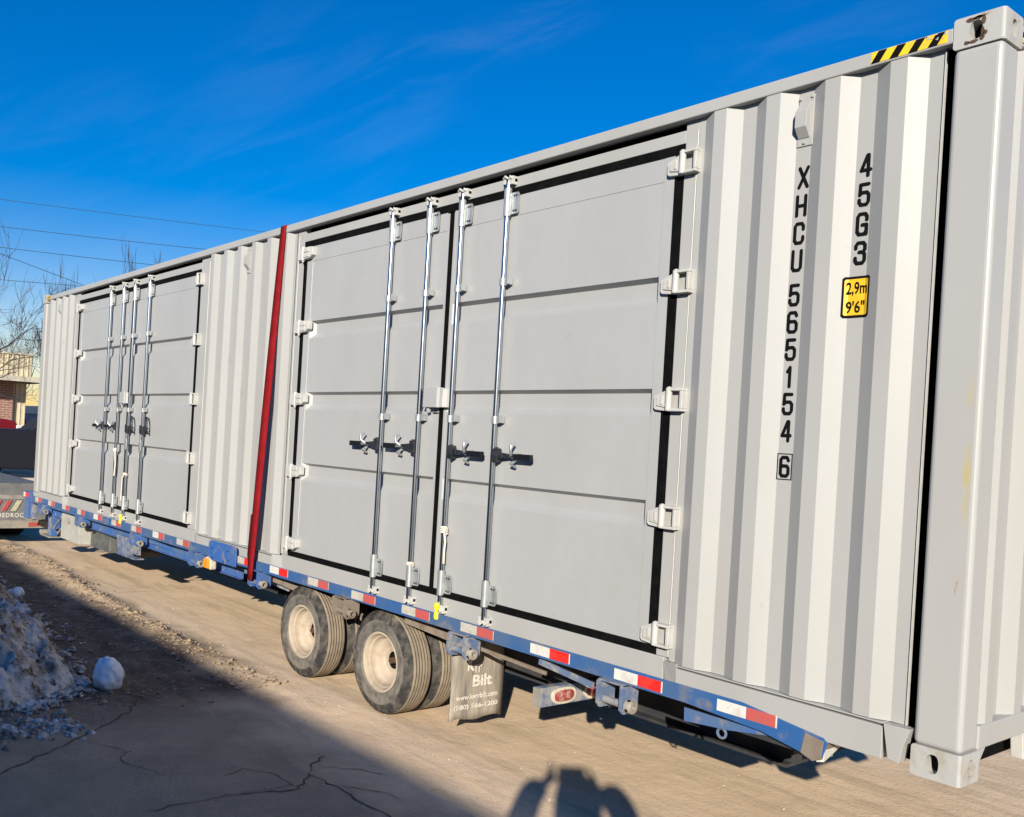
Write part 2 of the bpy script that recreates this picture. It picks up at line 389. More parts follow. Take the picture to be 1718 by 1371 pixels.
class MB:
    def __init__(s):
        s.v, s.f, s.m = [], [], []
    def add(s, vs, fs, mi=0):
        o = len(s.v)
        s.v += [tuple(map(float, p)) for p in vs]
        for f in fs:
            s.f.append([o + i for i in f])
            s.m.append(mi)
        return s
    def box(s, x0, x1, y0, y1, z0, z1, mi=0):
        vs = [(x, y, z) for x in (x0, x1) for y in (y0, y1) for z in (z0, z1)]
        return s.add(vs, [(0, 1, 3, 2), (4, 6, 7, 5), (0, 4, 5, 1), (2, 3, 7, 6), (0, 2, 6, 4), (1, 5, 7, 3)], mi)
    def poly(s, pts, mi=0):
        return s.add(pts, [tuple(range(len(pts)))], mi)
    def prism(s, pl, ax, a0, a1, mi=0):
        def P(p, a):
            return {'x': (a, p[0], p[1]), 'y': (p[0], a, p[1]), 'z': (p[0], p[1], a)}[ax]
        n = len(pl)
        vs = [P(p, a0) for p in pl] + [P(p, a1) for p in pl]
        fs = [tuple(range(n))[::-1], tuple(range(n, 2 * n))] + [(i, (i + 1) % n, n + (i + 1) % n, n + i) for i in range(n)]
        return s.add(vs, fs, mi)
    def path(s, pts, r, n=8, mi=0, cap=True, closed=False):
        pts = [Vector(p) for p in pts]
        k = len(pts)
        rs = r if isinstance(r, (list, tuple)) else [r] * k
        vs, up = [], None
        for i, p in enumerate(pts):
            if closed:
                t = pts[(i + 1) % k] - pts[i - 1]
            else:
                t = pts[min(i + 1, k - 1)] - pts[max(i - 1, 0)]
            t.normalize()
            if up is None:
                up = Vector((0, 0, 1)) if abs(t.z) < .9 else Vector((0, 1, 0))
            a = t.cross(up)
            if a.length < 1e-4:
                a = t.orthogonal()
            a.normalize()
            b = a.cross(t)
            up = b
            for j in range(n):
                th = 2 * math.pi * j / n
                vs.append(p + (a * math.cos(th) + b * math.sin(th)) * rs[i])
        fs = []
        for i in range(k if closed else k - 1):
            i2 = (i + 1) % k
            for j in range(n):
                fs.append((i * n + j, i * n + (j + 1) % n, i2 * n + (j + 1) % n, i2 * n + j))
        if cap and not closed:
            fs += [tuple(range(n))[::-1], tuple(range((k - 1) * n, k * n))]
        return s.add(vs, fs, mi)
    def tube(s, p0, p1, r0, r1=None, n=12, mi=0):
        return s.path([p0, p1], [r0, r0 if r1 is None else r1], n, mi)
    def lathe(s, prof, c, ax, n=32, mi=0, close=False):
        # prof: (radius, offset along axis)
        vs = []
        for (r, a) in prof:
            for j in range(n):
                th = 2 * math.pi * j / n
                u, w = r * math.cos(th), r * math.sin(th)
                vs.append({'x': (c[0] + a, c[1] + u, c[2] + w), 'y': (c[0] + u, c[1] + a, c[2] + w), 'z': (c[0] + u, c[1] + w, c[2] + a)}[ax])
        k = len(prof)
        mis = mi if isinstance(mi, (list, tuple)) else [mi] * k
        for i in range(k if close else k - 1):
            i2 = (i + 1) % k
            o = len(s.v) if i == 0 else o
            if i == 0:
                s.v += [tuple(map(float, p)) for p in vs]
            for j in range(n):
                s.f.append([o + i * n + j, o + i * n + (j + 1) % n, o + i2 * n + (j + 1) % n, o + i2 * n + j])
                s.m.append(mis[i])
        return s
    def build(s, name, mats, parent=None, org=None, bevel=0, smooth=0, segs=2):
        if not isinstance(mats, (list, tuple)):
            mats = [mats]
        po = ORG[parent] if parent is not None else Vector((0, 0, -OZ))
        if org is None:
            if parent is not None:
                org = po
            else:
                a = np.array(s.v)
                org = Vector(((a[:, 0].min() + a[:, 0].max()) / 2, (a[:, 1].min() + a[:, 1].max()) / 2, a[:, 2].min()))
        org = Vector(org)
        me = bpy.data.meshes.new(name)
        me.from_pydata([(x - org.x, y - org.y, z - org.z) for x, y, z in s.v], [], s.f)
        for m in mats:
            me.materials.append(m if not isinstance(m, str) else M[m])
        if len(mats) > 1:
            me.polygons.foreach_set('material_index', s.m)
        bm = bmesh.new()
        bm.from_mesh(me)
        bmesh.ops.recalc_face_normals(bm, faces=bm.faces)
        bm.to_mesh(me)
        bm.free()
        if smooth:
            me.shade_smooth()
            me.set_sharp_from_angle(angle=rad(smooth))
        o = bpy.data.objects.new(name, me)
        COL.objects.link(o)
        o.parent = parent
        o.location = org - po
        ORG[o] = org
        if bevel:
            b = o.modifiers.new('bevel', 'BEVEL')
            b.width = bevel
            b.segments = segs
            b.limit_method = 'ANGLE'
            b.angle_limit = rad(38)
        return o

def tag(o, label=None, cat=None, group=None, kind=None):
    for k, v in (('label', label), ('category', cat), ('group', group), ('kind', kind)):
        if v:
            o[k] = v
    return o

def thing(name, label, cat, org, group=None):
    o = bpy.data.objects.new(name, None)
    o.empty_display_size = .2
    COL.objects.link(o)
    o.location = Vector(org) - Vector((0, 0, -OZ))
    ORG[o] = Vector(org)
    return tag(o, label, cat, group)

def kids(o):
    return [c for c in bpy.data.objects if c.parent == o]

def dup(o, parent, delta=(0, 0, 0)):
    c = o.copy()
    COL.objects.link(c)
    c.parent = parent
    d = Vector(delta)
    if parent is not None and o.parent == parent:
        c.location = o.location + d
    elif parent is None:
        c.location = o.location + d
    ORG[c] = ORG[o] + d
    for ch in kids(o):
        dup(ch, c, delta)
    return c

def text(s, name, mt, parent, o, ux, uy, h, w=None, off=0.0, bold=0.0, spacing=1.0, thick=0.0006, org=None):
    """flat lettering: lower left corner at o, running along ux, upright along uy, cap height h, total width w"""
    cu = bpy.data.curves.new(name, 'FONT')
    cu.body = s
    cu.offset = bold
    cu.space_character = spacing
    cu.resolution_u = 4
    ob = bpy.data.objects.new(name, cu)
    COL.objects.link(ob)
    bpy.context.view_layer.update()
    me = bpy.data.meshes.new_from_object(ob)
    vs = np.array([v.co[:] for v in me.vertices])
    fs = [list(p.vertices) for p in me.polygons]
    bpy.data.objects.remove(ob)
    bpy.data.meshes.remove(me)
    bpy.data.curves.remove(cu)
    lo, hi = vs.min(0), vs.max(0)
    sy = h / (hi[1] - lo[1])
    sx = (w / (hi[0] - lo[0])) if w else sy
    O, X, Y = Vector(o), Vector(ux).normalized(), Vector(uy).normalized()
    m = MB()
    m.add([O + X * float((p[0] - lo[0]) * sx) + Y * float((p[1] - lo[1]) * sy) for p in vs], fs)
    return m.build(name, mt, parent, org=org)

def vnoise(x, y, seed=0):
    """smooth value noise on arrays"""
    xi, yi = np.floor(x).astype(np.int64), np.floor(y).astype(np.int64)
    fx, fy = x - xi, y - yi
    fx, fy = fx * fx * (3 - 2 * fx), fy * fy * (3 - 2 * fy)
    def hsh(a, b):
        h = (a * 374761393 + b * 668265263 + seed * 974634777) & 0xFFFFFFFF
        h = ((h ^ (h >> 13)) * 1274126177) & 0xFFFFFFFF
        return ((h ^ (h >> 16)) & 0xFFFF) / 65535.0
    return (hsh(xi, yi) * (1 - fx) + hsh(xi + 1, yi) * fx) * (1 - fy) + (hsh(xi, yi + 1) * (1 - fx) + hsh(xi + 1, yi + 1) * fx) * fy

def fbm(x, y, seed=0, oct=4):
    r, a = 0, .5
    for k in range(oct):
        r = r + a * (vnoise(x * 2 ** k, y * 2 ** k, seed + k) - .5)
        a *= .5
    return r

G = -OZ                          # ground level in container coordinates
#@@ground
# ------------------------------------------------------------------ ground
def ridge_h(x, y):
    """low ridge of scraped-up dirt and leaves along the edge of the drive"""
    yc = np.interp(x, [-14, -11.4, -8.8, -7.5, -6.3, -5.6, -5.0, -4.0], [-.10, -.13, -.30, -.34, -.38, -.34, -.30, -.25])
    amp = np.interp(x, [-14, -11, -9, -7, -5.6, -4.6, -3.8], [.05, .06, .075, .06, .04, .02, 0])
    d = (y - yc) / np.where(y > yc, .15, .26)
    return amp * np.exp(-d * d) * (.75 + 1.2 * fbm(x * 6, y * 6, 5))

def ground_h(x, y):
    h = .012 * fbm(x * 1.1, y * 1.1, 1) + .006 * fbm(x * 7, y * 7, 2)
    near = np.exp(-np.maximum(0, np.abs(y + .5) - 1.2) ** 2 * 2)
    mud = np.clip((-.35 - y) / .3, 0, 1) * np.clip((-4.2 - x) / .6, 0, 1)
    h = h + ridge_h(x, y) * near + mud * (.03 * fbm(x * 4.5, y * 6, 9) - .01)
    tyre = np.clip((-.1 - y) / .1, 0, 1)
    return h

def axis(pts):
    out = []
    for a, b, st in pts:
        out += list(np.arange(a, b - 1e-6, st))
    return np.array(out + [pts[-1][1]])
gx = axis([(-420, -60, 30), (-60, -16, 2), (-16, -12.5, .12), (-12.5, -3.0, .032), (-3.0, 3, .06), (3, 40, 3), (40, 200, 20)])
gy = axis([(-120, -20, 10), (-20, -3.2, .6), (-3.2, -2.2, .05), (-2.2, .7, .028), (.7, 4, .12), (4, 40, 2), (40, 420, 30)])
GX, GY = np.meshgrid(gx, gy, indexing='ij')
GZ = ground_h(GX, GY) * (np.exp(-np.maximum(0, np.abs(GX + 6) - 10) * .2))
nx, ny = len(gx), len(gy)
idx = np.arange(nx * ny).reshape(nx, ny)
quads = np.stack([idx[:-1, :-1], idx[1:, :-1], idx[1:, 1:], idx[:-1, 1:]], -1).reshape(-1, 4)
def gridmesh(name, V, Q, m):
    me = bpy.data.meshes.new(name)
    me.vertices.add(len(V))
    me.vertices.foreach_set('co', V.astype(np.float32).ravel())
    me.loops.add(len(Q) * 4)
    me.loops.foreach_set('vertex_index', Q.astype(np.int32).ravel())
    me.polygons.add(len(Q))
    me.polygons.foreach_set('loop_start', np.arange(0, len(Q) * 4, 4, dtype=np.int32))
    me.polygons.foreach_set('loop_total', np.full(len(Q), 4, dtype=np.int32))
    me.update(calc_edges=True)
    me.validate()
    me.shade_smooth()
    me.materials.append(m)
    o = bpy.data.objects.new(name, me)
    COL.objects.link(o)
    return o
ground = gridmesh('ground', np.stack([GX, GY, GZ], -1).reshape(-1, 3), quads, M['ground'])
tag(ground, kind='structure')

def gz(x, y):
    return float(ground_h(np.array([float(x)]), np.array([float(y)]))[0]) + G

rng = random.Random(4)
def crack(pts, w, seed):
    w *= .62
    r = random.Random(seed)
    P = []
    for (a, b) in zip(pts[:-1], pts[1:]):
        n = max(2, int(math.hypot(b[0] - a[0], b[1] - a[1]) / .045))
        for i in range(n):
            t = i / n
            P.append((a[0] + (b[0] - a[0]) * t + r.uniform(-.016, .016), a[1] + (b[1] - a[1]) * t + r.uniform(-.016, .016)))
    P.append(pts[-1])
    m = MB()
    Lp, Rp = [], []
    for i, p in enumerate(P):
        q0, q1 = P[max(0, i - 1)], P[min(len(P) - 1, i + 1)]
        dx, dy = q1[0] - q0[0], q1[1] - q0[1]
        l = math.hypot(dx, dy) or 1
        ww = w * r.uniform(.35, 1.25) * (1 if 0 < i < len(P) - 1 else .2)
        z = gz(*p) + .004
        Lp.append((p[0] - dy / l * ww, p[1] + dx / l * ww, z))
        Rp.append((p[0] + dy / l * ww, p[1] - dx / l * ww, z))
    k = len(P)
    m.add(Lp + Rp, [(i, i + 1, k + i + 1, k + i) for i in range(k - 1)])
    tag(m.build('pavement_crack', 'crack'), kind='structure')
for i, (pts, w) in enumerate([
        ([(-4.84, -1.22), (-4.48, -1.44), (-4.3, -1.64), (-4.1, -1.89), (-3.9, -2.18), (-3.72, -2.42)], .011),
        ([(-2.87, -1.45), (-2.79, -1.13), (-2.95, -.96), (-2.73, -.94), (-2.26, -.92), (-2.0, -.95)], .009),
        ([(-2.95, -.96), (-3.10, -.86), (-3.16, -.72)], .008),
        ([(-3.05, -.86), (-2.88, -.68), (-2.74, -.58)], .005),
        ([(-2.79, -1.13), (-3.02, -1.12), (-3.2, -1.25), (-3.15, -1.42)], .005),
        ([(-2.73, -.94), (-2.52, -.74), (-2.4, -.72)], .006),
        ([(-2.9, -1.95), (-2.89, -1.5), (-2.85, -1.25), (-2.87, -1.1)], .006),
        ([(-4.1, -1.89), (-3.8, -1.72), (-3.6, -1.8), (-3.3, -1.65)], .004),
        ([(-9.5, -.05), (-8.72, .04), (-8.74, .61), (-8.83, 1.02)], .006)]):
    crack(pts, w, 30 + i)

# loose stuff: clods and leaves on the ridge, pebbles on the drive
def scatter(name, material, n, place, size, seed, label, cat, flat=.6):
    r = random.Random(seed)
    m = MB()
    for i in range(n):
        x, y = place(r)
        s = size(r)
        z = gz(x, y)
        vs = []
        for (a, b, c) in [(1, 0, 0), (-1, 0, 0), (0, 1, 0), (0, -1, 0), (0, 0, 1), (0, 0, -1), (.6, .6, .5), (-.6, .5, .5)]:
            k = r.uniform(.7, 1.2) * s
            vs.append((a * k, b * k, c * k * flat))
        th = r.uniform(0, 6.28)
        ct, st = math.cos(th), math.sin(th)
        vs = [(x + a * ct - b * st, y + a * st + b * ct, z + c + s * flat * .35) for a, b, c in vs]
        fs = [(0, 6, 4), (6, 2, 4), (2, 7, 4), (7, 1, 4), (1, 3, 4), (3, 0, 4), (0, 2, 6), (2, 1, 7), (0, 3, 5), (3, 1, 5), (1, 2, 5), (2, 0, 5)]
        m.add(vs, fs)
    o = m.build(name, material, smooth=0)
    return tag(o, label, cat, kind='stuff')
def on_ridge(r):
    x = r.uniform(-12.5, -4.6)
    yc = np.interp(x, [-14, -11.4, -8.8, -7.5, -6.3, -5.6, -5.0, -4.0], [-.10, -.13, -.30, -.34, -.38, -.34, -.30, -.25])
    return x, yc + r.gauss(-.03, .12)
scatter('dirt_clods', 'clod', 1700, on_ridge, lambda r: min(.030, .004 + r.expovariate(150)), 3, 'crumbly tan dirt clods heaped along the edge of the drive', 'dirt')
scatter('fallen_leaves', 'leafbrown', 150, on_ridge, lambda r: r.uniform(.010, .026), 8, 'brown leaf scraps lying in the dirt along the drive edge', 'leaves', flat=.2)
scatter('pebbles', 'pebble', 520, lambda r: (r.uniform(-9, 1.0), r.choice([r.uniform(-2.2, 1.6), r.gauss(-.3, .3)])), lambda r: r.uniform(.003, .010), 11, 'pale grit and pebbles strewn over the dusty drive', 'gravel')
scatter('mud_lumps', 'clod', 700, lambda r: (r.uniform(-10, -4.4), r.uniform(-1.9, -.5)), lambda r: .004 + r.expovariate(140), 15, 'dark mud crumbs in the shaded strip beside the snow', 'mud')

# snow bank
def dist_foot(x, y):
    foot = np.array([(-16, -.70), (-13, -.80), (-11, -.92), (-9.4, -1.02), (-8, -1.16), (-7.3, -1.22), (-6.3, -1.36), (-5.75, -1.42), (-5.25, -1.55), (-4.98, -1.75), (-4.84, -2.1), (-4.75, -2.7), (-4.9, -6)])
    best = np.full(x.shape, 1e9)
    inside = np.zeros(x.shape, bool)
    pl = np.vstack([foot, [(-16, -6)]])
    for i in range(len(pl)):
        a, b = pl[i], pl[(i + 1) % len(pl)]
        cond = ((a[1] > y) != (b[1] > y)) & (x < (b[0] - a[0]) * (y - a[1]) / (b[1] - a[1] + 1e-12) + a[0])
        inside ^= cond
    for a, b in zip(foot[:-1], foot[1:]):
        d = b - a
        t = np.clip(((x - a[0]) * d[0] + (y - a[1]) * d[1]) / (d @ d), 0, 1)
        best = np.minimum(best, np.hypot(x - a[0] - t * d[0], y - a[1] - t * d[1]))
    return np.where(inside, best, -best)
bx = np.arange(-13.5, -4.5, .020)
by = np.arange(-4.2, -.6, .020)
BX, BY = np.meshgrid(bx, by, indexing='ij')
wx, wy = BX + .22 * fbm(BX * 3, BY * 3, 21), BY + .22 * fbm(BX * 3, BY * 3, 22)
dd = dist_foot(wx, wy)
BH = .47 * (1 - np.exp(-np.maximum(dd, 0) / .40))
cl = np.clip(dd * 5, 0, 1)
lumpy = sum(a * np.abs(fbm(BX * f + 3 * k, BY * f - 5 * k, 40 + k, 2)) for k, (f, a) in enumerate(((3.2, .34), (6.5, .26), (12, .17), (22, .10))))
BH = BH * (.86 + .8 * fbm(BX * 2.4, BY * 2.4, 23)) + cl * (lumpy - .06 + .20 * fbm(BX * 4.2, BY * 4.2, 24, 5))
BH = np.maximum(BH, 0)
BZ = np.where(dd > 0, BH + .004, -.06 + np.maximum(dd, -.3) * .3)
bi = np.arange(len(bx) * len(by)).reshape(len(bx), len(by))
bq = np.stack([bi[:-1, :-1], bi[1:, :-1], bi[1:, 1:], bi[:-1, 1:]], -1).reshape(-1, 4)
keep = (dd > -.06).ravel()[bq].any(1)
bq = bq[keep]
used, inv = np.unique(bq.ravel(), return_inverse=True)
BV = np.stack([BX, BY, BZ], -1).reshape(-1, 3)[used]
bank = gridmesh('snow_bank', BV, inv.reshape(-1, 4), M['snowdirty'])
tag(bank, 'grey dirty snow bank speckled with grit at the left edge', 'snow')

def lump(name, c, r, seed, m, label, cat, sx=1, sy=1, sz=1, rough=.3, group=None):
    me = bpy.data.meshes.new(name)
    bm = bmesh.new()
    bmesh.ops.create_icosphere(bm, subdivisions=4, radius=1)
    P = np.array([v.co[:] for v in bm.verts])
    a = fbm(P[:, 0] * 1.3 + seed, P[:, 1] * 1.3 + P[:, 2] * .9, seed, 4) * 2 * rough + .35 * rough * fbm(P[:, 2] * 4 + seed, P[:, 0] * 4 - P[:, 1] * 2.4, seed + 3, 3)
    P = P * (1 + a)[:, None] * np.array([sx, sy, sz]) * r
    zmin = P[:, 2].min()
    for v, p in zip(bm.verts, P):
        v.co = (p[0], p[1], max(p[2], zmin * .72) - zmin * .72)
    bm.to_mesh(me)
    bm.free()
    me.shade_smooth()
    me.materials.append(M[m])
    o = bpy.data.objects.new(name, me)
    COL.objects.link(o)
    o.location = (c[0], c[1], gz(c[0], c[1]) + OZ - .01)
    return tag(o, label, cat, group)
lump('ice_chunk', (-5.14, -1.345), .098, 3, 'ice', 'rounded pale blue lump of ice at the tip of the snow bank', 'ice', 1.05, .95, 1.15, .62)
lump('ice_chunk', (-8.95, -.99), .065, 7, 'ice', 'small grey ice ball at the far foot of the snow bank', 'ice', 1, 1, .95, .25)
def bank_foot(r):
    F = [(-11, -.92), (-9.4, -1.02), (-8, -1.16), (-7.3, -1.22), (-6.3, -1.36), (-5.75, -1.42), (-5.25, -1.55), (-4.98, -1.75), (-4.84, -2.1), (-4.78, -2.6)]
    k = r.randrange(len(F) - 1)
    t = r.random()
    x, y = F[k][0] + (F[k + 1][0] - F[k][0]) * t, F[k][1] + (F[k + 1][1] - F[k][1]) * t
    d = abs(r.gauss(0, .10)) - .05
    return x + (d if k > 6 else d * .3), y + (d if k < 7 else d * .4)
scatter('snow_crumbs', 'snowdirty', 900, bank_foot, lambda r: min(.05, .006 + r.expovariate(70)), 19, 'crumbled snow and ice bits fallen along the foot of the bank', 'snow')
# crust of old snow left in front of the bank
crust = MB()
r = random.Random(5)
for i in range(420):
    x, y = r.gauss(-4.42, .16), r.uniform(-2.6, -1.78)
    x += (y + 2) * .12
    s = r.uniform(.008, .034)
    z = gz(x, y)
    k = 6
    ring = [(x + s * r.uniform(.7, 1.2) * math.cos(6.283 * j / k), y + s * r.uniform(.7, 1.2) * math.sin(6.283 * j / k), z) for j in range(k)]
    top = [(x + (p[0] - x) * .6, y + (p[1] - y) * .6, z + s * r.uniform(.3, .7)) for p in ring]
    crust.add(ring + top, [(j, (j + 1) % k, k + (j + 1) % k, k + j) for j in range(k)] + [tuple(range(k, 2 * k))])
tag(crust.build('snow_crust', 'snowcrust', smooth=60), 'broken crust of grey snow on the asphalt before the bank', 'snow', kind='stuff')
st = MB()
for i in range(7):
    x, y = -4.56 + r.uniform(-.03, .03), -1.83 + r.uniform(-.05, .05)
    a = .6 + r.uniform(-.35, .35)
    st.tube((x, y, gz(x, y) + .012), (x + .07 * math.cos(a), y + .07 * math.sin(a), gz(x, y) + .03), .0018, n=5)
tag(st.build('straw_wisp', 'straw'), 'few dry yellow straw stems lying beside the snow crust', 'straw')
#@@container
# ------------------------------------------------------------------ container
CON = thing('shipping_container', 'long pale grey side-opening shipping container strapped on the blue trailer', 'container', (-6.096, 1.219, 0.0))
XL, WY = -12.192, 2.438
FR, DR = .046, .050               # door frame plane, door leaf plane

def casting(x0, x1, y0, y1, z0, z1, name='corner_casting'):
    """corner fitting with an oval hole in its side face (-Y) and end face (+X)"""
    m = MB()
    def holed(rect, hc, hw, hh, P, depth, Pd):
        n = 24
        hole = []
        for j in range(n):
            th = 2 * math.pi * j / n
            ex = 2.6
            cx_, sx_ = math.cos(th), math.sin(th)
            hole.append((hc[0] + hw * math.copysign(abs(cx_) ** (2 / ex), cx_), hc[1] + hh * math.copysign(abs(sx_) ** (2 / ex), sx_)))
        out = []
        (a0, a1, b0, b1) = rect
        for j in range(n):
            dx, dy = hole[j][0] - hc[0], hole[j][1] - hc[1]
            ts = []
            if dx > 1e-9: ts.append((a1 - hc[0]) / dx)
            if dx < -1e-9: ts.append((a0 - hc[0]) / dx)
            if dy > 1e-9: ts.append((b1 - hc[1]) / dy)
            if dy < -1e-9: ts.append((b0 - hc[1]) / dy)
            t = min(ts)
            out.append([hc[0] + dx * t, hc[1] + dy * t])
        for c in ((a0, b0), (a0, b1), (a1, b0), (a1, b1)):
            k = min(range(n), key=lambda q: (out[q][0] - c[0]) ** 2 + (out[q][1] - c[1]) ** 2)
            out[k] = list(c)
        vs = [P(*p) for p in out] + [P(*p) for p in hole] + [Pd(*p) for p in hole]
        m.add(vs, [(j, (j + 1) % n, n + (j + 1) % n, n + j) for j in range(n)])
        o = len(m.v) - 3 * n
        for j in range(n):
            m.f.append([o + n + j, o + n + (j + 1) % n, o + 2 * n + (j + 1) % n, o + 2 * n + j])
            m.m.append(1)
        m.f.append([o + 2 * n + j for j in range(n)])
        m.m.append(2)
    zc = (z0 + z1) / 2
    holed((x0, x1, z0, z1), ((x0 + x1) / 2 - .010, zc), .023, .036, lambda a, b: (a, y0, b), .04, lambda a, b: (a, y0 + .055, b))
    if x1 > -.1:
        holed((y0, y1, z0, z1), ((y0 + y1) / 2 + .006, zc), .022, .034, lambda a, b: (x1, a, b), .04, lambda a, b: (x1 - .05, a, b))
    else:
        m.poly([(x1, y0, z0), (x1, y1, z0), (x1, y1, z1), (x1, y0, z1)])
    m.poly([(x0, y0, z0), (x0, y1, z0), (x0, y1, z1), (x0, y0, z1)])
    m.poly([(x0, y1, z0), (x1, y1, z0), (x1, y1, z1), (x0, y1, z1)])
    m.poly([(x0, y0, z1), (x1, y0, z1), (x1, y1, z1), (x0, y1, z1)])
    m.poly([(x0, y0, z0), (x1, y0, z0), (x1, y1, z0), (x0, y1, z0)])
    o = m.build(name, ['casting', 'casting', 'dark'], CON)
    bm = bmesh.new()
    bm.from_mesh(o.data)
    bmesh.ops.remove_doubles(bm, verts=bm.verts, dist=1e-5)
    bmesh.ops.recalc_face_normals(bm, faces=bm.faces)
    lay = bm.edges.layers.float.new('bevel_weight_edge')
    L_ = [v.co for v in bm.verts]
    mn = [min(c[i] for c in L_) for i in range(3)]
    mx_ = [max(c[i] for c in L_) for i in range(3)]
    for e in bm.edges:
        k = sum(1 for i in range(3) if all(abs(v.co[i] - mn[i]) < 1e-4 for v in e.verts) or all(abs(v.co[i] - mx_[i]) < 1e-4 for v in e.verts))
        e[lay] = 1.0 if k >= 2 else 0.0
    bm.to_mesh(o.data)
    bm.free()
    b = o.modifiers.new('bevel', 'BEVEL')
    b.width = .011
    b.segments = 3
    b.limit_method = 'WEIGHT'
    return o
casting(-.178, .0, .0, .162, 2.778, 2.896)
casting(-.178, .0, .0, .162, .0, .118)
casting(XL, XL + .178, .0, .162, 2.778, 2.896)
casting(XL, XL + .178, .0, .162, .0, .118)
casting(-.178, .0, WY - .162, WY, 2.778, 2.896)
casting(-.178, .0, WY - .162, WY, .0, .118)
# rust scab round the upper hole
rs = MB()
for (sx, sz, a, b) in ((-.155, 2.80, .05, .03),):
    pass
for dx, dz, w_, h_ in ((-.018, .042, .024, .011), (.006, .044, .020, .010), (.014, .046, .022, .006), (-.030, -.043, .012, .010), (-.008, -.043, .022, .009), (.022, -.036, .012, .012), (.026, .030, .010, .020), (.024, -.012, .008, .026), (.034, -.020, .010, .012)):
    c = (-.099 + dx, 2.837 + dz)
    k = 9
    rs.add([(c[0] + w_ * r.uniform(.6, 1) * math.cos(6.283 * j / k), -.0012, c[1] + h_ * r.uniform(.6, 1) * math.sin(6.283 * j / k)) for j in range(k)], [tuple(range(k))])
rs.build('rust_patch', 'rust', CON)

# corner posts
def post(x0, x1, y0, y1, mt='paint'):
    m = MB()
    m.box(x0, x1, y0, y1, .118, 2.778)
    return m.build('corner_post', mt, CON, bevel=.020, segs=4, org=(0, 0, 0))
post(-.175, -.003, .003, .150, 'post')
post(XL + .003, XL + .165, .003, .15)
post(-.175, -.003, WY - .15, WY - .003)
post(XL + .003, XL + .165, WY - .15, WY - .003)

# rails
m = MB(); m.box(XL + .178, -.178, .004, .064, 2.811, 2.871); m.build('top_rail', 'paint', CON, bevel=.006)
m = MB(); m.box(XL + .178, -.178, WY - .064, WY - .004, 2.811, 2.871); m.build('top_rail', 'paint', CON, bevel=.006)
m = MB(); m.box(-.068, -.006, .162, WY - .162, 2.800, 2.878); m.build('end_rail', 'paint', CON, bevel=.006)
m = MB(); m.box(-.075, -.006, .162, WY - .162, .115, .205); m.build('end_rail', 'paint', CON, bevel=.006)
def gus(y):   # casting gussets and tunnel cheeks under the end rail
    g = MB(); g.prism([(y, .0), (y, .115), (y + .11, .115)], 'x', -.05, -.02); return g
gus(.1625).build('gusset', 'paint', CON)
m = MB(); m.prism([(.61, .1145), (.63, .0), (.78, .0), (.78, .1145)], 'x', -.06, -.012); m.build('tunnel_cheek', 'white', CON, bevel=.004)
m = MB(); m.box(-1.6, -.10, .25, 2.1, .004, .098); m.build('underframe', 'rubber', CON)  # coloured near-black to paint in the shade under the end rail
m = MB(); m.box(XL + .1, -.1, WY - .06, WY - .03, .118, 2.811); m.build('side_wall', 'paint', CON)
m = MB(); m.box(XL + .1, -.07, .065, WY - .065, 2.835, 2.862); m.build('roof', 'paint', CON)
m = MB(); m.box(XL + .1, -.10, .12, WY - .07, .10, .16); m.build('floor', 'underdark', CON)
m = MB(); m.box(XL + .03, XL + .06, .15, WY - .15, .1, 2.85); m.build('end_wall', 'paint', CON)

# bottom rail: proud under the corrugated walls, set back as door sill
def rail_seg(x0, x1):
    m = MB()
    m.prism([(.008, .018), (.008, .148), (.030, .1485), (.030, .1565), (.005, .157), (.005, .163), (.10, .165), (.10, .018)], 'x', x0, x1)
    return m.build('bottom_rail', 'paint', CON, bevel=.004)
rail_seg(-1.275, -.292)
rail_seg(-6.72, -5.26)
rail_seg(-11.95, -10.86)
def sill(x0, x1):
    m = MB(); m.box(x0, x1, FR - .004, .11, .014, .178); return m.build('door_sill', 'paint', CON, bevel=.004)
sill(-5.16, -1.372)
sill(-10.76, -6.82)
def rib(x0, x1, x0b, x1b, ya, yb):   # slanting end plates between sill and rail
    m = MB()
    m.add([(x0, ya, .162), (x1, yb, .166), (x1b, yb, .016), (x0b, ya, .016), (x0, ya + .05, .162), (x1, yb + .05, .166), (x1b, yb + .05, .016), (x0b, ya + .05, .016)],
          [(0, 1, 2, 3), (4, 5, 6, 7), (0, 1, 5, 4), (3, 2, 6, 7), (0, 3, 7, 4), (1, 2, 6, 5)])
    m.build('gusset', 'paint', CON)
rib(-1.368, -1.278, -1.35, -1.245, .036, .008)
rib(-5.255, -5.162, -5.235, -5.12, .007, .036)
rib(-6.815, -6.725, -6.80, -6.69, .036, .007)
rib(-10.855, -10.765, -10.83, -10.72, .007, .036)
m = MB(); m.prism([(-.285, .163), (-.182, .166), (-.205, .095), (-.218, .024), (-.262, .030)], 'y', -.004, .05); m.build('gusset', 'paint', CON, bevel=.002)
m = MB(); m.box(-.30, -.17, .110, .13, .02, 2.81); m.build('post_web', 'rubber', CON)  # back of the post gap, its shade painted in as black

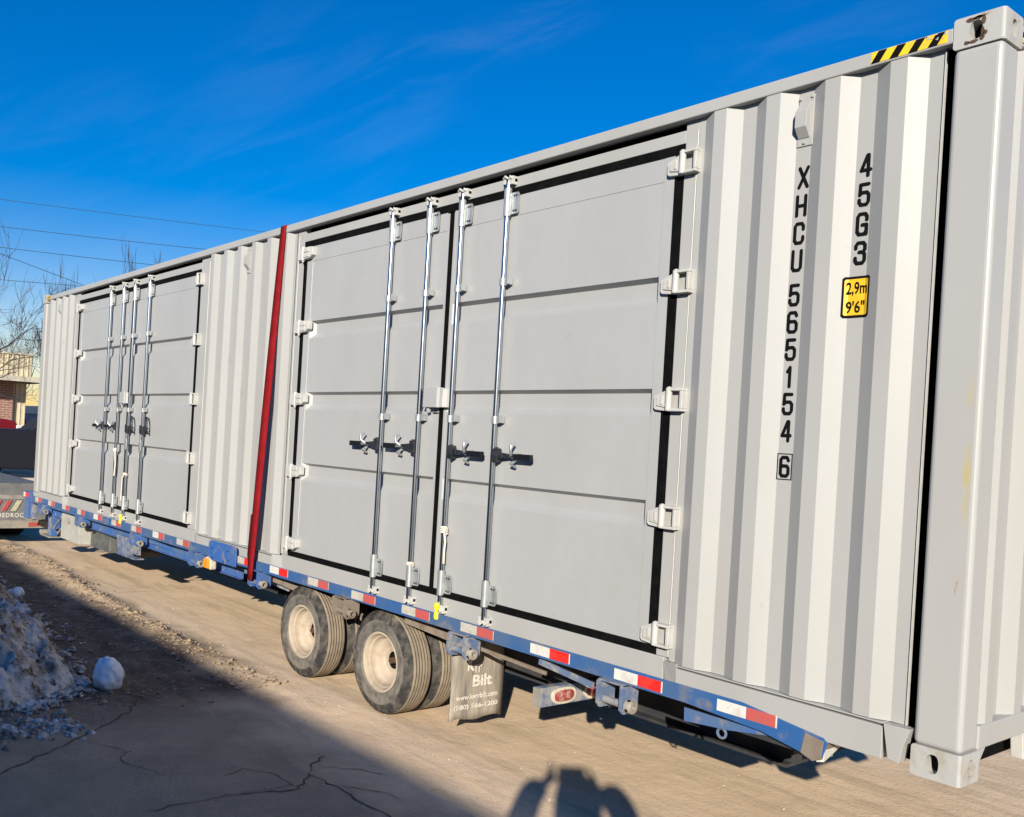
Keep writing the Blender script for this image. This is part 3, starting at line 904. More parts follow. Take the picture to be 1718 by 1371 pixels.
# corrugated walls
def corr(x0, x1, centres, name='side_panel', pre=None):
    P = [(x0, FR)]
    for i, c in enumerate(centres):
        if i == 0:
            P += [(c - .2405, FR), (c - .170, .010)] if x0 < c - .245 else [(c - .172, .010)]
        P += [(c - .105, .010), (c - .036, FR), (c + .034, FR), (c + .103, .010)]
    c = centres[-1]
    if x1 > c + .25:
        P += [(c + .170, .010), (c + .2395, FR), (x1, FR)]
    else:
        P += [(min(c + .168, x1), .010)]
    m = MB()
    n = len(P)
    zb, zt = .166, 2.835
    m.add([(x, y, zb) for x, y in P] + [(x, y, zt) for x, y in P], [(i, i + 1, n + i + 1, n + i) for i in range(n - 1)])
    return m.build(name, 'paint', CON, bevel=.004)
PER = .2755
corr(-1.346, -.221, [-.795 - PER, -.795, -.795 + PER])
corr(-6.815, -5.19, [-6.571 + PER * k for k in range(5)])
corr(-11.99, -10.87, [-11.72 + PER * k for k in range(3)])
m = MB(); m.box(-.2205, -.2175, .038, .055, .166, 2.81); m.build('panel_lip', 'white', CON)
# end wall facing the viewer's right
P, y = [], .152
pat = [(.070, 0), (.068, 1), (.072, 1), (.068, 0)]
Y0 = .10
P = [(Y0, -.052)]
yy = .158
P += [(yy, -.052)]
while yy < 2.25:
    P += [(yy + .068, -.012), (yy + .138, -.012), (yy + .206, -.052), (yy + .276, -.052)]
    yy += .276
m = MB()
n = len(P)
m.add([(x, y, .205) for y, x in P] + [(x, y, 2.80) for y, x in P], [(i, i + 1, n + i + 1, n + i) for i in range(n - 1)])
m.build('end_panel', 'paint', CON, bevel=.004)

# door frames (header and jambs), gaskets, leaves
def frame(xa, xb, x0, x1):
    """opening x0..x1, frame from xa to xb"""
    m = MB()
    m.box(x0, x1, FR, .075, 2.708, 2.772)
    m.build('door_header', 'paint', CON, bevel=.003)
    m = MB(); m.box(x0, x1, .130, .15, 2.70, 2.834); m.build('header_recess', 'dark', CON)  # recess back painted near-black for the shade between rail and header
    for a, b in ((xa, x0 - .0005), (x1 + .0005, xb)):
        m = MB(); m.box(a, b, FR + .001, .10, .179, 2.832); m.build('door_jamb', 'paint', CON, bevel=.003)
    g = MB()
    g.box(x0, x1, .0475, .12, 2.660, 2.7075)
    g.box(x0, x1, .0475, .12, .1785, .222)
    g.box(x0, x0 + .05, .0475, .12, .222, 2.660)
    g.box(x1 - .055, x1, .0475, .12, .222, 2.660)
    g.build('gasket', 'rubber', CON)
frame(-5.186, -1.350, -5.072, -1.424)
frame(-10.865, -6.82, -10.712, -7.022)

GZ0 = [2.062, 1.497, .934]
def leaf(x0, x1, side):
    """one door leaf; side +1: hinged on its right, -1: hinged on its left"""
    zb, zt = .214, 2.674
    ix0, ix1 = (x0 + .085, x1 - .020) if side < 0 else (x0 + .020, x1 - .085)
    m = MB()
    # frame tube round the pressed sheet
    m.box(x0, x0 + .018 if side > 0 else ix0, DR, DR + .05, zb, zt)
    m.box(ix1, x1, DR, DR + .05, zb, zt)
    if side > 0:
        m.box(x0 + .018, ix0, DR, DR + .05, zb, zt)
    m.box(ix0, ix1, DR + .0015, DR + .05, 2.540, zt)
    m.box(ix0, ix1, DR + .0015, DR + .05, zb, .350)
    # sheet with three pressed grooves, closed by slanting ends
    d = DR + .004
    zs = [.350]
    cur = .350
    e = .034
    for z in sorted(GZ0):
        for (za, zb_, ya, yb) in ((cur, z - .140, d, d),):
            m.poly([(ix0, ya, za), (ix1, ya, za), (ix1, yb, zb_), (ix0, yb, zb_)])
        z0, z1, z2, z3 = z - .140, z - .098, z - .020, z
        dp = d + .042
        a0, a1 = ix0 + .004, ix1 - .004
        m.poly([(a0, d, z0), (a1, d, z0), (a1 - e, dp, z1), (a0 + e, dp, z1)])
        m.poly([(a0 + e, dp, z1), (a1 - e, dp, z1), (a1 - e, dp, z2), (a0 + e, dp, z2)])
        m.poly([(a0 + e, dp, z2), (a1 - e, dp, z2), (a1, d, z3), (a0, d, z3)])
        m.poly([(a0, d, z0), (a0 + e, dp, z1), (a0 + e, dp, z2), (a0, d, z3)])
        m.poly([(a1, d, z0), (a1 - e, dp, z1), (a1 - e, dp, z2), (a1, d, z3)])
        m.poly([(ix0, d, z0), (a0, d, z0), (a0, d, z3), (ix0, d, z3)])
        m.poly([(a1, d, z0), (ix1, d, z0), (ix1, d, z3), (a1, d, z3)])
        cur = z
    m.poly([(ix0, d, cur), (ix1, d, cur), (ix1, d, 2.540), (ix0, d, 2.540)])
    o = m.build('door', 'door', CON, org=((x0 + x1) / 2, DR, zb))
    return o

def lock_bar(door, x):
    m = MB()
    m.tube((x, .020, .118), (x, .020, 2.742), .0165, n=14)
    o = m.build('lock_bar', 'zinc', door, smooth=40)
    for za, zb in ((2.535, 2.700), (.196, .352)):
        s = MB()
        s.tube((x, .020, za), (x, .020, zb), .024, n=14)
        s.prism([(x + .018, za + .012), (x + .074, za + .012), (x + .082, za + .022), (x + .082, zb - .036), (x + .074, zb - .026), (x + .018, zb - .026)], 'y', .030, .038)
        for dz in (.03, zb - za - .045):
            for dx in (.045, .066):
                s.tube((x + dx, .0305, za + dz), (x + dx, .025, za + dz), .006, n=8, mi=1)
        s.build('bar_bracket', ['zincmatt', 'darksteel'], door, smooth=40)
    for z in (2.142, 1.316):
        s = MB()
        s.tube((x, .020, z - .022), (x, .020, z + .022), .0225, n=14)
        s.box(x + .012, x + .055, .022, .046, z - .018, z + .012)
        s.box(x + .044, x + .058, -.002, .040, z - .016, z + .026)
        s.build('bar_guide', ['zincmatt', 'darksteel'], door, smooth=40)
    for z, sg in ((2.748, 1), (.112, -1)):
        k = MB()
        k.box(x - .034, x - .014, .004, FR, z - .022, z + .026)
        k.box(x + .016, x + .048, .006, FR, z - .028, z + .022)
        k.box(x - .034, x + .048, .022, FR, z - .012, z + .010)
        k.path([(x - .03, .004, z + sg * .012), (x - .008, -.004, z + sg * .022), (x + .012, .004, z + sg * .006)], .008, 6)
        k.path([(x + .018, .004, z), (x + .034, -.003, z + sg * .018), (x + .044, .006, z + sg * .004)], .008, 6)
        k.build('cam_keeper', 'white', CON, bevel=.004)

def handle(door, x, s, z=1.122, hang=False):
    """lever from the bar at x pointing left (s=-1) or right (+1); hang: lever drops, hook left open"""
    h = MB()
    if not hang:
        h.box(x - .006 if s > 0 else x - .046, x + .046 if s > 0 else x + .006, -.004, .034, z - .045, z + .036, 0)
        h.tube((x + s * .02, .012, z - .052), (x + s * .02, .012, z + .044), .014, n=10)
        P = [(.035, .030), (.085, .020), (.14, .012), (.20, .017), (.245, .020)]
        for (a, ha), (b, hb) in zip(P[:-1], P[1:]):
            h.add([(x + s * a, .000, z - ha), (x + s * a, .000, z + ha * .6), (x + s * b, -.004, z + hb * .6), (x + s * b, -.004, z - hb),
                   (x + s * a, .016, z - ha), (x + s * a, .016, z + ha * .6), (x + s * b, .010, z + hb * .6), (x + s * b, .010, z - hb)],
                  [(0, 1, 2, 3), (4, 5, 6, 7), (0, 3, 7, 4), (1, 2, 6, 5), (0, 1, 5, 4), (2, 3, 7, 6)], 2 if s < 0 and .12 < a < .22 else 0)
        h.box(*sorted((x + s * .195, x + s * .335)), -.012, .012, z - .026, z + .010, 1)
        o = h.build('handle', ['darksteel', 'blackplastic', 'zincmatt'], door, bevel=.004)
    else:
        h.box(x - .034, x + .034, -.002, .034, z - .065, z + .03, 1)
        h.box(x - .038, x - .018, -.008, .03, z - .045, z + .04, 0)
        P = [(z - .06, .030), (z - .11, .018), (z - .16, .034), (z - .24, .034)]
        for (a, ha), (b, hb) in zip(P[:-1], P[1:]):
            h.add([(x - ha, -.006, a), (x + ha, -.006, a), (x + hb, -.008, b), (x - hb, -.008, b), (x - ha, .003, a), (x + ha, .003, a), (x + hb, .001, b), (x - hb, .001, b)],
                  [(0, 1, 2, 3), (4, 5, 6, 7), (0, 3, 7, 4), (1, 2, 6, 5), (0, 1, 5, 4), (2, 3, 7, 6)], 2)
        o = h.build('handle', ['blackplastic', 'darksteel', 'zincmatt'], door, bevel=.004)
    k = MB()
    if not hang:
        xk = x + s * .172
        k.path([(xk - s * .03, .034, z - .012), (xk - s * .012, .004, z), (xk + s * .006, -.020, z + .020), (xk + s * .008, -.022, z + .055), (xk + s * .004, .010, z + .070)], [.010, .011, .009, .009, .008], 8)
        k.path([(xk, .034, z - .030), (xk, -.006, z - .050), (xk, .030, z - .068)], [.010, .011, .009], 8)
    else:
        xk = x + .165
        k.path([(xk - .09, .030, z + .125), (xk - .04, .004, z + .125), (xk - .005, -.006, z + .08), (xk, -.006, z), (xk - .012, .01, z - .045), (xk - .02, .03, z - .05)], [.012, .013, .012, .013, .010, .007], 8)
        k.path([(xk - .03, .03, z + .01), (xk - .055, .0, z - .01), (xk - .03, .01, z - .03)], .007, 6)
    k.build('handle_catch', ['zincmatt'] if not hang else ['darksteel'], door, smooth=50)
    return o

def hinge_right(door, x, z):
    m = MB()
    m.prism([(x - .098, z - .040), (x - .088, z - .050), (x - .012, z - .058), (x - .012, z + .052), (x - .060, z + .034), (x - .098, z + .018)], 'y', .026, DR + .004)
    m.prism([(x - .078, z - .030), (x - .020, z - .040), (x - .020, z + .036), (x - .078, z + .012)], 'y', .019, .027)
    m.box(x - .050, x - .034, .014, .020, z - .026, z + .018)
    m.build('hinge', 'white', door, bevel=.006)
    f = MB()
    f.tube((x, .016, z - .056), (x, .016, z + .056), .0165, n=14)
    f.tube((x, .016, z + .056), (x, .016, z + .064), .0165, .006, n=14)
    f.box(x - .004, x + .085, .004, FR + .004, z + .042, z + .056)
    f.box(x - .004, x + .085, .004, FR + .004, z - .058, z - .044)
    f.box(x + .068, x + .085, .006, FR + .004, z - .044, z + .042)
    f.build('hinge_bracket', 'white', CON, bevel=.003)

def hinge_left(door, x, z):
    m = MB()
    m.prism([(x + .01, z - .048), (x + .105, z - .044), (x + .148, z - .022), (x + .148, z + .040), (x + .105, z + .046), (x + .01, z + .046)], 'y', .010, DR + .004)
    m.box(x + .020, x + .105, .003, .012, z - .036, z + .000)
    m.box(x + .020, x + .105, .003, .012, z + .004, z + .036)
    m.build('hinge', 'white', door, bevel=.007)
    f = MB()
    f.tube((x + .002, .018, z - .056), (x + .002, .018, z + .056), .0165, n=12)
    f.box(x - .082, x + .004, .012, FR + .004, z - .048, z + .044)
    f.tube((x + .002, .018, z - .070), (x + .002, .018, z - .056), .010, n=8)
    f.build('hinge_bracket', 'white', CON, bevel=.006)

HZ = [2.605, 2.018, 1.440, .864, .286]
def pair(x0, xm0, xm1, x1, bars, hang):
    dl, dr_ = leaf(x0, xm0, -1), leaf(xm1, x1, 1)
    for i, b in enumerate(bars):
        d = dl if i < 2 else dr_
        lock_bar(d, b)
        if i < 2:
            handle(d, b - .012, -1, 1.128)
        else:
            handle(d, b + .012, 1, 1.112, hang)
    for z in HZ:
        hinge_left(dl, x0 - .020, z)
        hinge_right(dr_, x1 + .044, z)
    g = MB()
    g.box(xm0 + .0005, xm1 - .0005, .052, .11, .2225, 2.6595)
    g.box(xm0 - .012, xm1 + .006, .040, .062, 2.655, 2.702)
    g.build('centre_seal', 'rubber', CON)
    # lock box bridging the two leaves
    b = MB()
    xl = xm0 - .115
    pr = [(xl, .046), (xl, .004), (xl + .008, -.004), (xl + .150, -.004), (xl + .164, .006), (xl + .164, .046)]
    b.prism(pr, 'z', 1.386, 1.516)
    b.prism([(xl + .166, .046), (xl + .166, .014), (xl + .195, .008), (xl + .222, .020), (xl + .222, .046)], 'z', 1.388, 1.508, 1)
    b.box(xl + .03, xl + .055, .012, .03, 1.352, 1.386, 0)
    b.box(xl + .06, xl + .12, .040, .049, 1.350, 1.356, 2)
    b.build('lock_box', ['door', 'white', 'dark'], dl, bevel=.004)
    return dl, dr_
NEAR = [-3.830, -3.412, -3.082, -2.664]
FARB = [-9.452, -9.035, -8.690, -8.258]
nl, nr = pair(-5.020, -3.240, -3.192, -1.457, NEAR, False)
fl, fr = pair(-10.655, -8.845, -8.800, -7.075, FARB, True)

for x, z0_, z1_, y_ in ((-5.158, .185, 2.76, FR), (-1.352, .185, 2.76, FR), (-10.84, .185, 2.76, FR), (-6.835, .185, 2.76, FR)):
    m = MB(); m.tube((x, y_ + .001, z0_), (x, y_ + .001, z1_), .0035, n=8); m.build('weld_bead', 'white', CON, smooth=60)
for dl_, x in ((nl, -4.935), (fl, -10.57)):
    m = MB(); m.tube((x, DR + .001, .36), (x, DR + .001, 2.53), .0032, n=8); m.build('weld_bead', 'white', dl_, smooth=60)

# vents
def vent(x):
    m = MB()
    m.box(x - .036, x + .036, .039, FR + .002, 2.556, 2.778)
    m.prism([(.040, 2.752), (.002, 2.700), (.002, 2.632), (.036, 2.590), (.040, 2.590)], 'x', x - .030, x + .024)
    for dx, z in ((-.026, 2.766), (.028, 2.768), (0, 2.570)):
        m.tube((x + dx, .040, z), (x + dx, .032, z), .007, n=8)
    m.build('vent', 'paint', CON, bevel=.003)
vent(-.790); vent(-6.020); vent(-11.445)

# warning tape on the top rail ends
def hazard(x0, x1, n, worn, y=.0025):
    m = MB()
    za, zb = 2.820, 2.866
    sl = .030
    m.poly([(x0, y, za), (x1, y, za), (x1, y, zb), (x0, y, zb)], 0)
    w_ = (x1 - x0) / n
    for i in range(n):
        a, b = x0 + w_ * i, x0 + w_ * (i + .48)
        q = [(a, za), (b, za), (b + sl, zb), (a + sl, zb)]
        q = [(min(max(p[0], x0), x1), p[1]) for p in q]
        m.poly([(p[0], y - .0008, p[1]) for p in q], 1)
    m.build('hazard_tape', ['tape_yellow', 'black'], CON)
hazard(-.496, -.200, 4, True)
hazard(-12.01, -11.86, 4, False)
m = MB()
for i, (z, c) in enumerate(((2.812, 1), (2.832, 0), (2.852, 1))):
    m.box(-.004, -.0025, .175, .42, z, z + .018, c)
m.build('hazard_tape', ['black', 'tape_yellow'], CON)
ws = MB()      # torn, grubby end of the tape
for i in range(9):
    x, z = -.206 - abs(r.gauss(0, .05)), r.uniform(2.822, 2.864)
    a = r.uniform(.002, .009)
    ws.add([(x + a * r.uniform(.5, 1.4) * math.cos(j), .0010, z + a * r.uniform(.4, 1) * math.sin(j)) for j in (0, 1.0, 2.1, 3.1, 4.2, 5.2)], [tuple(range(6))], r.choice([0, 1]))
ws.build('tape_tear', ['casting', 'black'], CON)

# markings
ux, uz = (1, 0, 0), (0, 0, 1)
zt = 2.469
serial = ['X', 'H', 'C', 'U', None, '5', '6', '5', '1', '5', '4']
tops = [2.469, 2.345, 2.224, 2.104, None, 1.953, 1.833, 1.713, 1.592, 1.473, 1.353]
xs = [-.7875, -.791, -.794, -.797, None, -.799, -.800, -.801, -.800, -.799, -.798]
GLY = {
 'X': [[(0, 0), (1, 1)], [(0, 1), (1, 0)]],
 'H': [[(0, 0), (0, 1)], [(1, 0), (1, 1)], [(0, .5), (1, .5)]],
 'C': [[(1, .70), (1, .86), (.80, 1), (.20, 1), (0, .86), (0, .14), (.20, 0), (.80, 0), (1, .14), (1, .30)]],
 'U': [[(0, 1), (0, .14), (.20, 0), (.80, 0), (1, .14), (1, 1)]],
 '5': [[(.95, 1), (.08, 1), (.03, .50), (.26, .60), (.78, .60), (1, .48), (1, .14), (.80, 0), (.20, 0), (0, .14), (0, .25)]],
 '6': [[(.98, .84), (.80, 1), (.20, 1), (0, .87), (0, .13), (.20, 0), (.80, 0), (1, .13), (1, .42), (.80, .54), (.20, .54), (0, .44)]],
 '1': [[(.02, .78), (.62, 1), (.62, 0)]],
 '4': [[(.74, 0), (.74, 1), (.62, 1), (0, .27), (1, .27)]],
 'G': [[(1, .70), (1, .86), (.80, 1), (.20, 1), (0, .86), (0, .14), (.20, 0), (.75, 0), (1, .14), (1, .46), (.55, .46)], [(1, .2), (1, 0)]],
 '3': [[(0, .74), (0, .87), (.20, 1), (.80, 1), (1, .87), (1, .66), (.80, .54), (.40, .54)], [(.80, .54), (1, .42), (1, .13), (.80, 0), (.20, 0), (0, .13), (0, .26)]],
}
def glyph(ch, name, xc, z0, h, w_, t=.0078, y=FR - .0016):
    m = MB()
    x0, ww, zz, hh = xc - w_ / 2 + t, w_ - 2 * t, z0 + t, h - 2 * t
    k = 0
    for pl in GLY[ch]:
        q = [(x0 + a * ww, zz + b * hh) for a, b in pl]
        for (a, b) in zip(q[:-1], q[1:]):
            d = Vector((b[0] - a[0], b[1] - a[1])).normalized()
            nx_, nz_ = -d.y * t, d.x * t
            yy_ = y - .00004 * k
            m.poly([(a[0] - nx_, yy_, a[1] - nz_), (b[0] - nx_, yy_, b[1] - nz_), (b[0] + nx_, yy_, b[1] + nz_), (a[0] + nx_, yy_, a[1] + nz_)])
            k += 1
        for p in q:
            yy_ = y - .00004 * k
            sq = p in (q[0], q[-1])
            m.poly([(p[0] + t * math.cos(6.2832 * j / 12), yy_, p[1] + t * math.sin(6.2832 * j / 12)) for j in range(12)])
            k += 1
    return m.build(name, 'black', CON)
for ch, z, x in zip(serial, tops, xs):
    if ch:
        glyph(ch, 'serial_marking', x, z - .100, .100, .034 if ch == '1' else .054)
glyph('6', 'serial_marking', -.797, 1.098, .097, .052)
m = MB()
bx0, bx1, bz0, bz1, t_ = -.8330, -.7610, 1.089, 1.205, .0038
m.box(bx0, bx1, FR - .0026, FR - .0010, bz0, bz0 + t_); m.box(bx0, bx1, FR - .0026, FR - .0010, bz1 - t_, bz1)
m.box(bx0, bx0 + t_, FR - .0026, FR - .0010, bz0 + t_, bz1 - t_); m.box(bx1 - t_, bx1, FR - .0026, FR - .0010, bz0 + t_, bz1 - t_)
m.build('check_digit_box', 'black', CON)
for ch, z, x in zip('45G3', [2.467, 2.346, 2.223, 2.103], [-.5115, -.513, -.5145, -.5155]):
    glyph(ch, 'type_marking', x, z - .100, .100, .054)
def rrect(m, x0, x1, z0, z1, rr, y, mi):
    pts = []
    for cx_, cz_, a0 in ((x1 - rr, z1 - rr, 0), (x0 + rr, z1 - rr, 90), (x0 + rr, z0 + rr, 180), (x1 - rr, z0 + rr, 270)):
        for k in range(5):
            a = rad(a0 + 22.5 * k)
            pts.append((cx_ + rr * math.cos(a), y, cz_ + rr * math.sin(a)))
    m.poly(pts, mi)
def ysurf(x):
    return float(np.interp(x, [-.6245, -.5555, -.4855, -.4165], [.010, .046, .046, .010]))
def sheet(m, x0, x1, z0, z1, off, c, mi):
    """chamfered label following the pressed sheet"""
    xs_ = sorted([x0, x0 + c, x1 - c, x1] + [q for q in (-.5555, -.4855) if x0 + c < q < x1 - c])
    top = [z1 - c if q in (x0, x1) else z1 for q in xs_]
    bot = [z0 + c if q in (x0, x1) else z0 for q in xs_]
    k = len(xs_)
    m.add([(q, ysurf(q) - off, t) for q, t in zip(xs_, top)] + [(q, ysurf(q) - off, t) for q, t in zip(xs_, bot)], [(a, a + 1, k + a + 1, k + a) for a in range(k - 1)], mi)
m = MB()
sheet(m, -.578, -.462, 1.784, 1.957, .0018, .008, 0)
sheet(m, -.5695, -.4705, 1.795, 1.946, .0030, .005, 1)
stk = m.build('height_sticker', ['black', 'yellow'], CON)
for tx_, z_, h_, x_, w_ in (('2,9m', 1.874, .060, -.563, .089), ('9\'6"', 1.803, .052, -.561, .078)):
    o = text(tx_, 'sticker_lettering', 'black', stk, (x_, 0, z_), ux, uz, h_, w_, bold=.022)
    for v in o.data.vertices:
        v.co.y = ysurf(v.co.x + ORG[o].x) - .0042 - ORG[o].y

# small things hanging on the lock bars
def cord(name, pts, rr, label, grp):
    m = MB()
    m.path(pts, rr, 7)
    o = m.build(name, 'rope', smooth=60)
    return tag(o, label, 'cord', grp)
def wrap(x, z, turns, h):
    return [(x + .022 * math.cos(6.283 * t * turns / (turns * 10)), .020 + .022 * math.sin(6.283 * t * turns / (turns * 10)), z + h * t / (turns * 10)) for t in range(turns * 10 + 1)]
CG = 'white cords knotted round the lock bars'
cord('cord_tie', wrap(-3.082, .585, 3, .045) + [(-3.05, -.004, .60), (-3.046, .006, .54), (-3.05, .004, .48), (-3.052, .006, .40)], .007, 'white cord knotted on the near door bar with a long dangling tail', CG)
cord('cord_tie', wrap(-3.412, .335, 2, .022) + [(-3.385, -.002, .345)], .007, 'white cord wound tight just above a lower bar bracket of the near door', CG)
cord('cord_tie', wrap(-9.035, .83, 3, .04) + [(-8.99, -.002, .82), (-8.98, .004, .70), (-9.0, .004, .56)], .008, 'white cord looped on the far door bar below its handle', CG)
cord('cord_tie', wrap(-8.690, .58, 2, .03) + [(-8.72, .0, .56), (-8.74, .004, .30)], .007, 'white cord on the far door bar beside the centre gap', CG)
def seal(x, label):
    m = MB()
    m.lathe([(.001, .045), (.016, .040), (.020, .024), (.018, .002), (.010, -.004), (.008, -.014), (.016, -.020), (.018, -.045), (.014, -.062), (.001, -.066)], (x, -.012, .108), 'z', 14)
    tag(m.build('bolt_seal', 'seal', smooth=50), label, 'seal', 'yellow bolt seals on the container doors')
seal(-3.070, 'yellow plastic bolt seal hanging below the near door bars')
seal(-8.675, 'yellow plastic bolt seal hanging below the far door bars')
#@@trailer
# ------------------------------------------------------------------ trailer
TR = thing('flatbed_trailer', 'low blue flatbed trailer with red and white tape under the grey container', 'trailer', (-6.1, 1.22, G))
RY = -.012                        # outer face of the side rail
m = MB()
m.prism([(-12.15, .070), (-.90, .086), (-.52, .036), (-.50, .020), (-.52, -.046), (-.56, -.060), (-.80, -.016), (-1.2, .006), (-4.0, .002), (-12.15, -.030)], 'y', RY, RY + .008)
m.build('side_rail', 'bluerail', TR, bevel=.002)
m = MB()
m.box(-12.1, -.9, RY + .06, 2.44, -.012, .004)
m.build('deck', 'underdark', TR)
m = MB()
m.prism([(-12.15, .086), (-.90, .086), (-.52, .03), (-.56, -.06), (-1.2, -.018), (-12.15, -.022)], 'y', 2.446, 2.452)
m.build('side_rail', 'bluerail', TR)
# tapering rear tail
m = MB()
m.add([(-.60, RY - .003, .036), (-.515, RY - .003, .024), (-.525, RY - .003, -.056), (-.562, RY - .003, -.071), (-.615, RY - .003, -.050),
       (-.60, RY + .10, .036), (-.515, RY + .10, .024), (-.525, RY + .10, -.056), (-.562, RY + .10, -.071), (-.615, RY + .10, -.050)],
      [(0, 1, 2, 3, 4), (5, 6, 7, 8, 9), (0, 1, 6, 5), (1, 2, 7, 6), (2, 3, 8, 7), (3, 4, 9, 8), (4, 0, 5, 9)])
m.build('tail_cap', 'dusty', TR, bevel=.003)
m = MB()
m.add([(-.545, RY + .004, .012), (-.545, RY + .006, -.070), (-.545, .20, .002), (-.520, RY + .02, .010), (-.520, RY + .02, -.066), (-.520, .19, .0)],
      [(0, 1, 2), (3, 4, 5), (0, 1, 4, 3), (1, 2, 5, 4), (0, 2, 5, 3)])
m.build('tail_plate', 'white', TR)
m = MB(); m.box(-1.0, -.56, .02, 2.42, -.060, -.012); m.build('rear_beam', 'underdark', TR)
m = MB()
m.prism([(-1.215, -.022), (-1.212, -.086), (-.98, -.064), (-.74, -.026), (-.80, -.022)], 'y', .010, .018)
m.build('tail_web', 'blue', TR)
m = MB()
m.path([(-1.02 + .022 * math.cos(a), .03, -.092 + .022 * math.sin(a)) for a in np.linspace(0, 2 * math.pi, 14, endpoint=False)], .007, 6, closed=True)
m.build('tie_ring', 'bluegrey', TR, smooth=60)
# longitudinal members below the deck
m = MB()
m.box(-12.0, -5.95, .115, .125, -.150, -.030); m.box(-12.0, -5.95, .090, .125, -.156, -.150)
m.build('frame_beam', 'blue', TR)
m = MB()
m.box(-12.0, -1.0, .62, .70, -.32, -.030); m.box(-12.0, -1.0, .56, .76, -.335, -.32)
m.box(-12.0, -1.0, 1.74, 1.82, -.32, -.030); m.box(-12.0, -1.0, 1.68, 1.88, -.335, -.32)
m.build('main_beam', 'underdark', TR)
cm = MB()
for k in range(20):
    x = -11.8 + k * .56
    cm.box(x, x + .07, .50, 2.42, -.14, -.030)
cm.build('cross_members', 'underdark', TR)['kind'] = 'structure'
def bar_part(name, a, b, w_, h_, mt):
    a, b = Vector(a), Vector(b)
    d = (b - a).normalized()
    s_ = d.cross(Vector((0, 0, 1))).normalized() * w_ / 2
    u = s_.cross(d).normalized() * h_ / 2
    m = MB()
    m.add([a - s_ - u, a + s_ - u, a + s_ + u, a - s_ + u, b - s_ - u, b + s_ - u, b + s_ + u, b - s_ + u],
          [(0, 1, 2, 3), (4, 5, 6, 7), (0, 1, 5, 4), (1, 2, 6, 5), (2, 3, 7, 6), (3, 0, 4, 7)])
    return m.build(name, mt, TR)
bar_part('diagonal_brace', (-7.98, .06, -.06), (-7.05, .13, -.105), .012, .035, 'blue')
bar_part('diagonal_brace', (-6.15, .10, -.05), (-5.30, .22, -.135), .012, .055, 'bluegrey')
bar_part('diagonal_brace', (-5.45, .10, -.05), (-4.72, .20, -.13), .012, .060, 'dusty')
bar_part('diagonal_brace', (-3.52, .09, -.045), (-2.98, .16, -.100), .012, .055, 'dusty')
bar_part('diagonal_brace', (-2.90, .10, -.080), (-2.26, .16, -.125), .012, .022, 'dusty')
bar_part('diagonal_brace', (-2.20, .035, -.028), (-1.82, .06, -.075), .010, .034, 'bluegrey')
bar_part('spring_hanger', (-4.30, .30, -.05), (-4.30, .30, -.42), .10, .05, 'dusty')

# reflective tape, one white and one red piece each
TX = [-.875 - .602 * k for k in range(9)] + [-6.97 - .610 * k for k in range(9)]
for k, xc in enumerate(TX):
    if k == 8:
        xc = -5.69
    y = RY - .0012
    wob_ = r.uniform(-.004, .004)
    sl_ = .0015 * (xc + .9)
    za, zb = .022 + 1.1 * sl_ + wob_, .076 + .4 * sl_ + wob_
    if k == 0:
        za, zb = .018, .071
    m = MB()
    m.poly([(xc - .150, y, za), (xc - .001, y, za), (xc - .001, y, zb), (xc - .150, y, zb)], 0)
    m.poly([(xc + .001, y, za), (xc + .140, y, za), (xc + .140, y, zb), (xc + .001, y, zb)], 1)
    m.poly([(xc + .141, y, za), (xc + .149, y, za), (xc + .149, y, zb), (xc + .141, y, zb)], 0)
    for q in range(3):                                 # grime scratches on the white half
        gx_, gz_ = xc - .075 + r.uniform(-.035, .035), (za + zb) / 2 + r.uniform(-.012, .012)
        a = r.uniform(-1, 1)
        dx, dz = .016 * math.cos(a), .022 * math.sin(a) + .004
        m.poly([(gx_ - dx, y - .0006, gz_ - dz), (gx_ - dx + .003, y - .0006, gz_ - dz), (gx_ + dx + .003, y - .0006, gz_ + dz), (gx_ + dx, y - .0006, gz_ + dz)], 2)
    m.build('reflective_tape', ['tapewhite' if k in (0, 1, 2, 7, 10, 13) else 'tapedull', 'tapered' if k in (1, 2, 7, 8) else 'tapefaded', 'tapegrime'], TR)

# web winches hanging under the rail
def winch(x, mt, z0=.002, drop=.135):
    m = MB()
    zt_, zb_ = z0, z0 - drop
    for xx in (x - .095, x + .055):
        m.prism([(RY - .052, zt_ - .004), (RY - .040, zt_ + .004), (.070, zt_ + .004), (.070, zb_ + .02), (.045, zb_ - .006), (RY - .030, zb_ - .006), (RY - .052, zb_ + .018)], 'x', xx, xx + .011)
    m.box(x - .095, x + .066, RY - .038, .07, zt_ - .002, zt_ + .006)
    ca = (RY - .004, zb_ + .036)
    m.tube((x - .09, ca[0], ca[1]), (x + .060, ca[0], ca[1]), .020, n=12, mi=1)
    m.lathe([(.030, .0), (.034, .004), (.034, .036), (.030, .042), (.016, .042), (.014, .012), (.001, .012)], (x + .068, ca[0], ca[1]), 'x', 18, 2)
    for q in range(4):
        a = q * math.pi / 2 + .4
        c = (x + .09, ca[0] + .034 * math.cos(a), ca[1] + .034 * math.sin(a))
        d = (c[0], ca[0] + .036 * math.cos(a), ca[1] + .036 * math.sin(a))
        m.tube(c, d, .009, n=8, mi=3)
    return m.build('winch', [mt, 'bluegrey' if mt != 'dusty' else 'dusty', 'steelplate' if mt != 'dusty' else 'dusty', 'dark'], TR, smooth=35)
for x, mt in ((-1.60, 'bluegrey'), (-2.80, 'bluegrey'), (-4.11, 'dusty'), (-5.42, 'blue'), (-6.63, 'blue'), (-8.14, 'blue'), (-9.99, 'blue'), (-11.55, 'blue')):
    winch(x, mt)
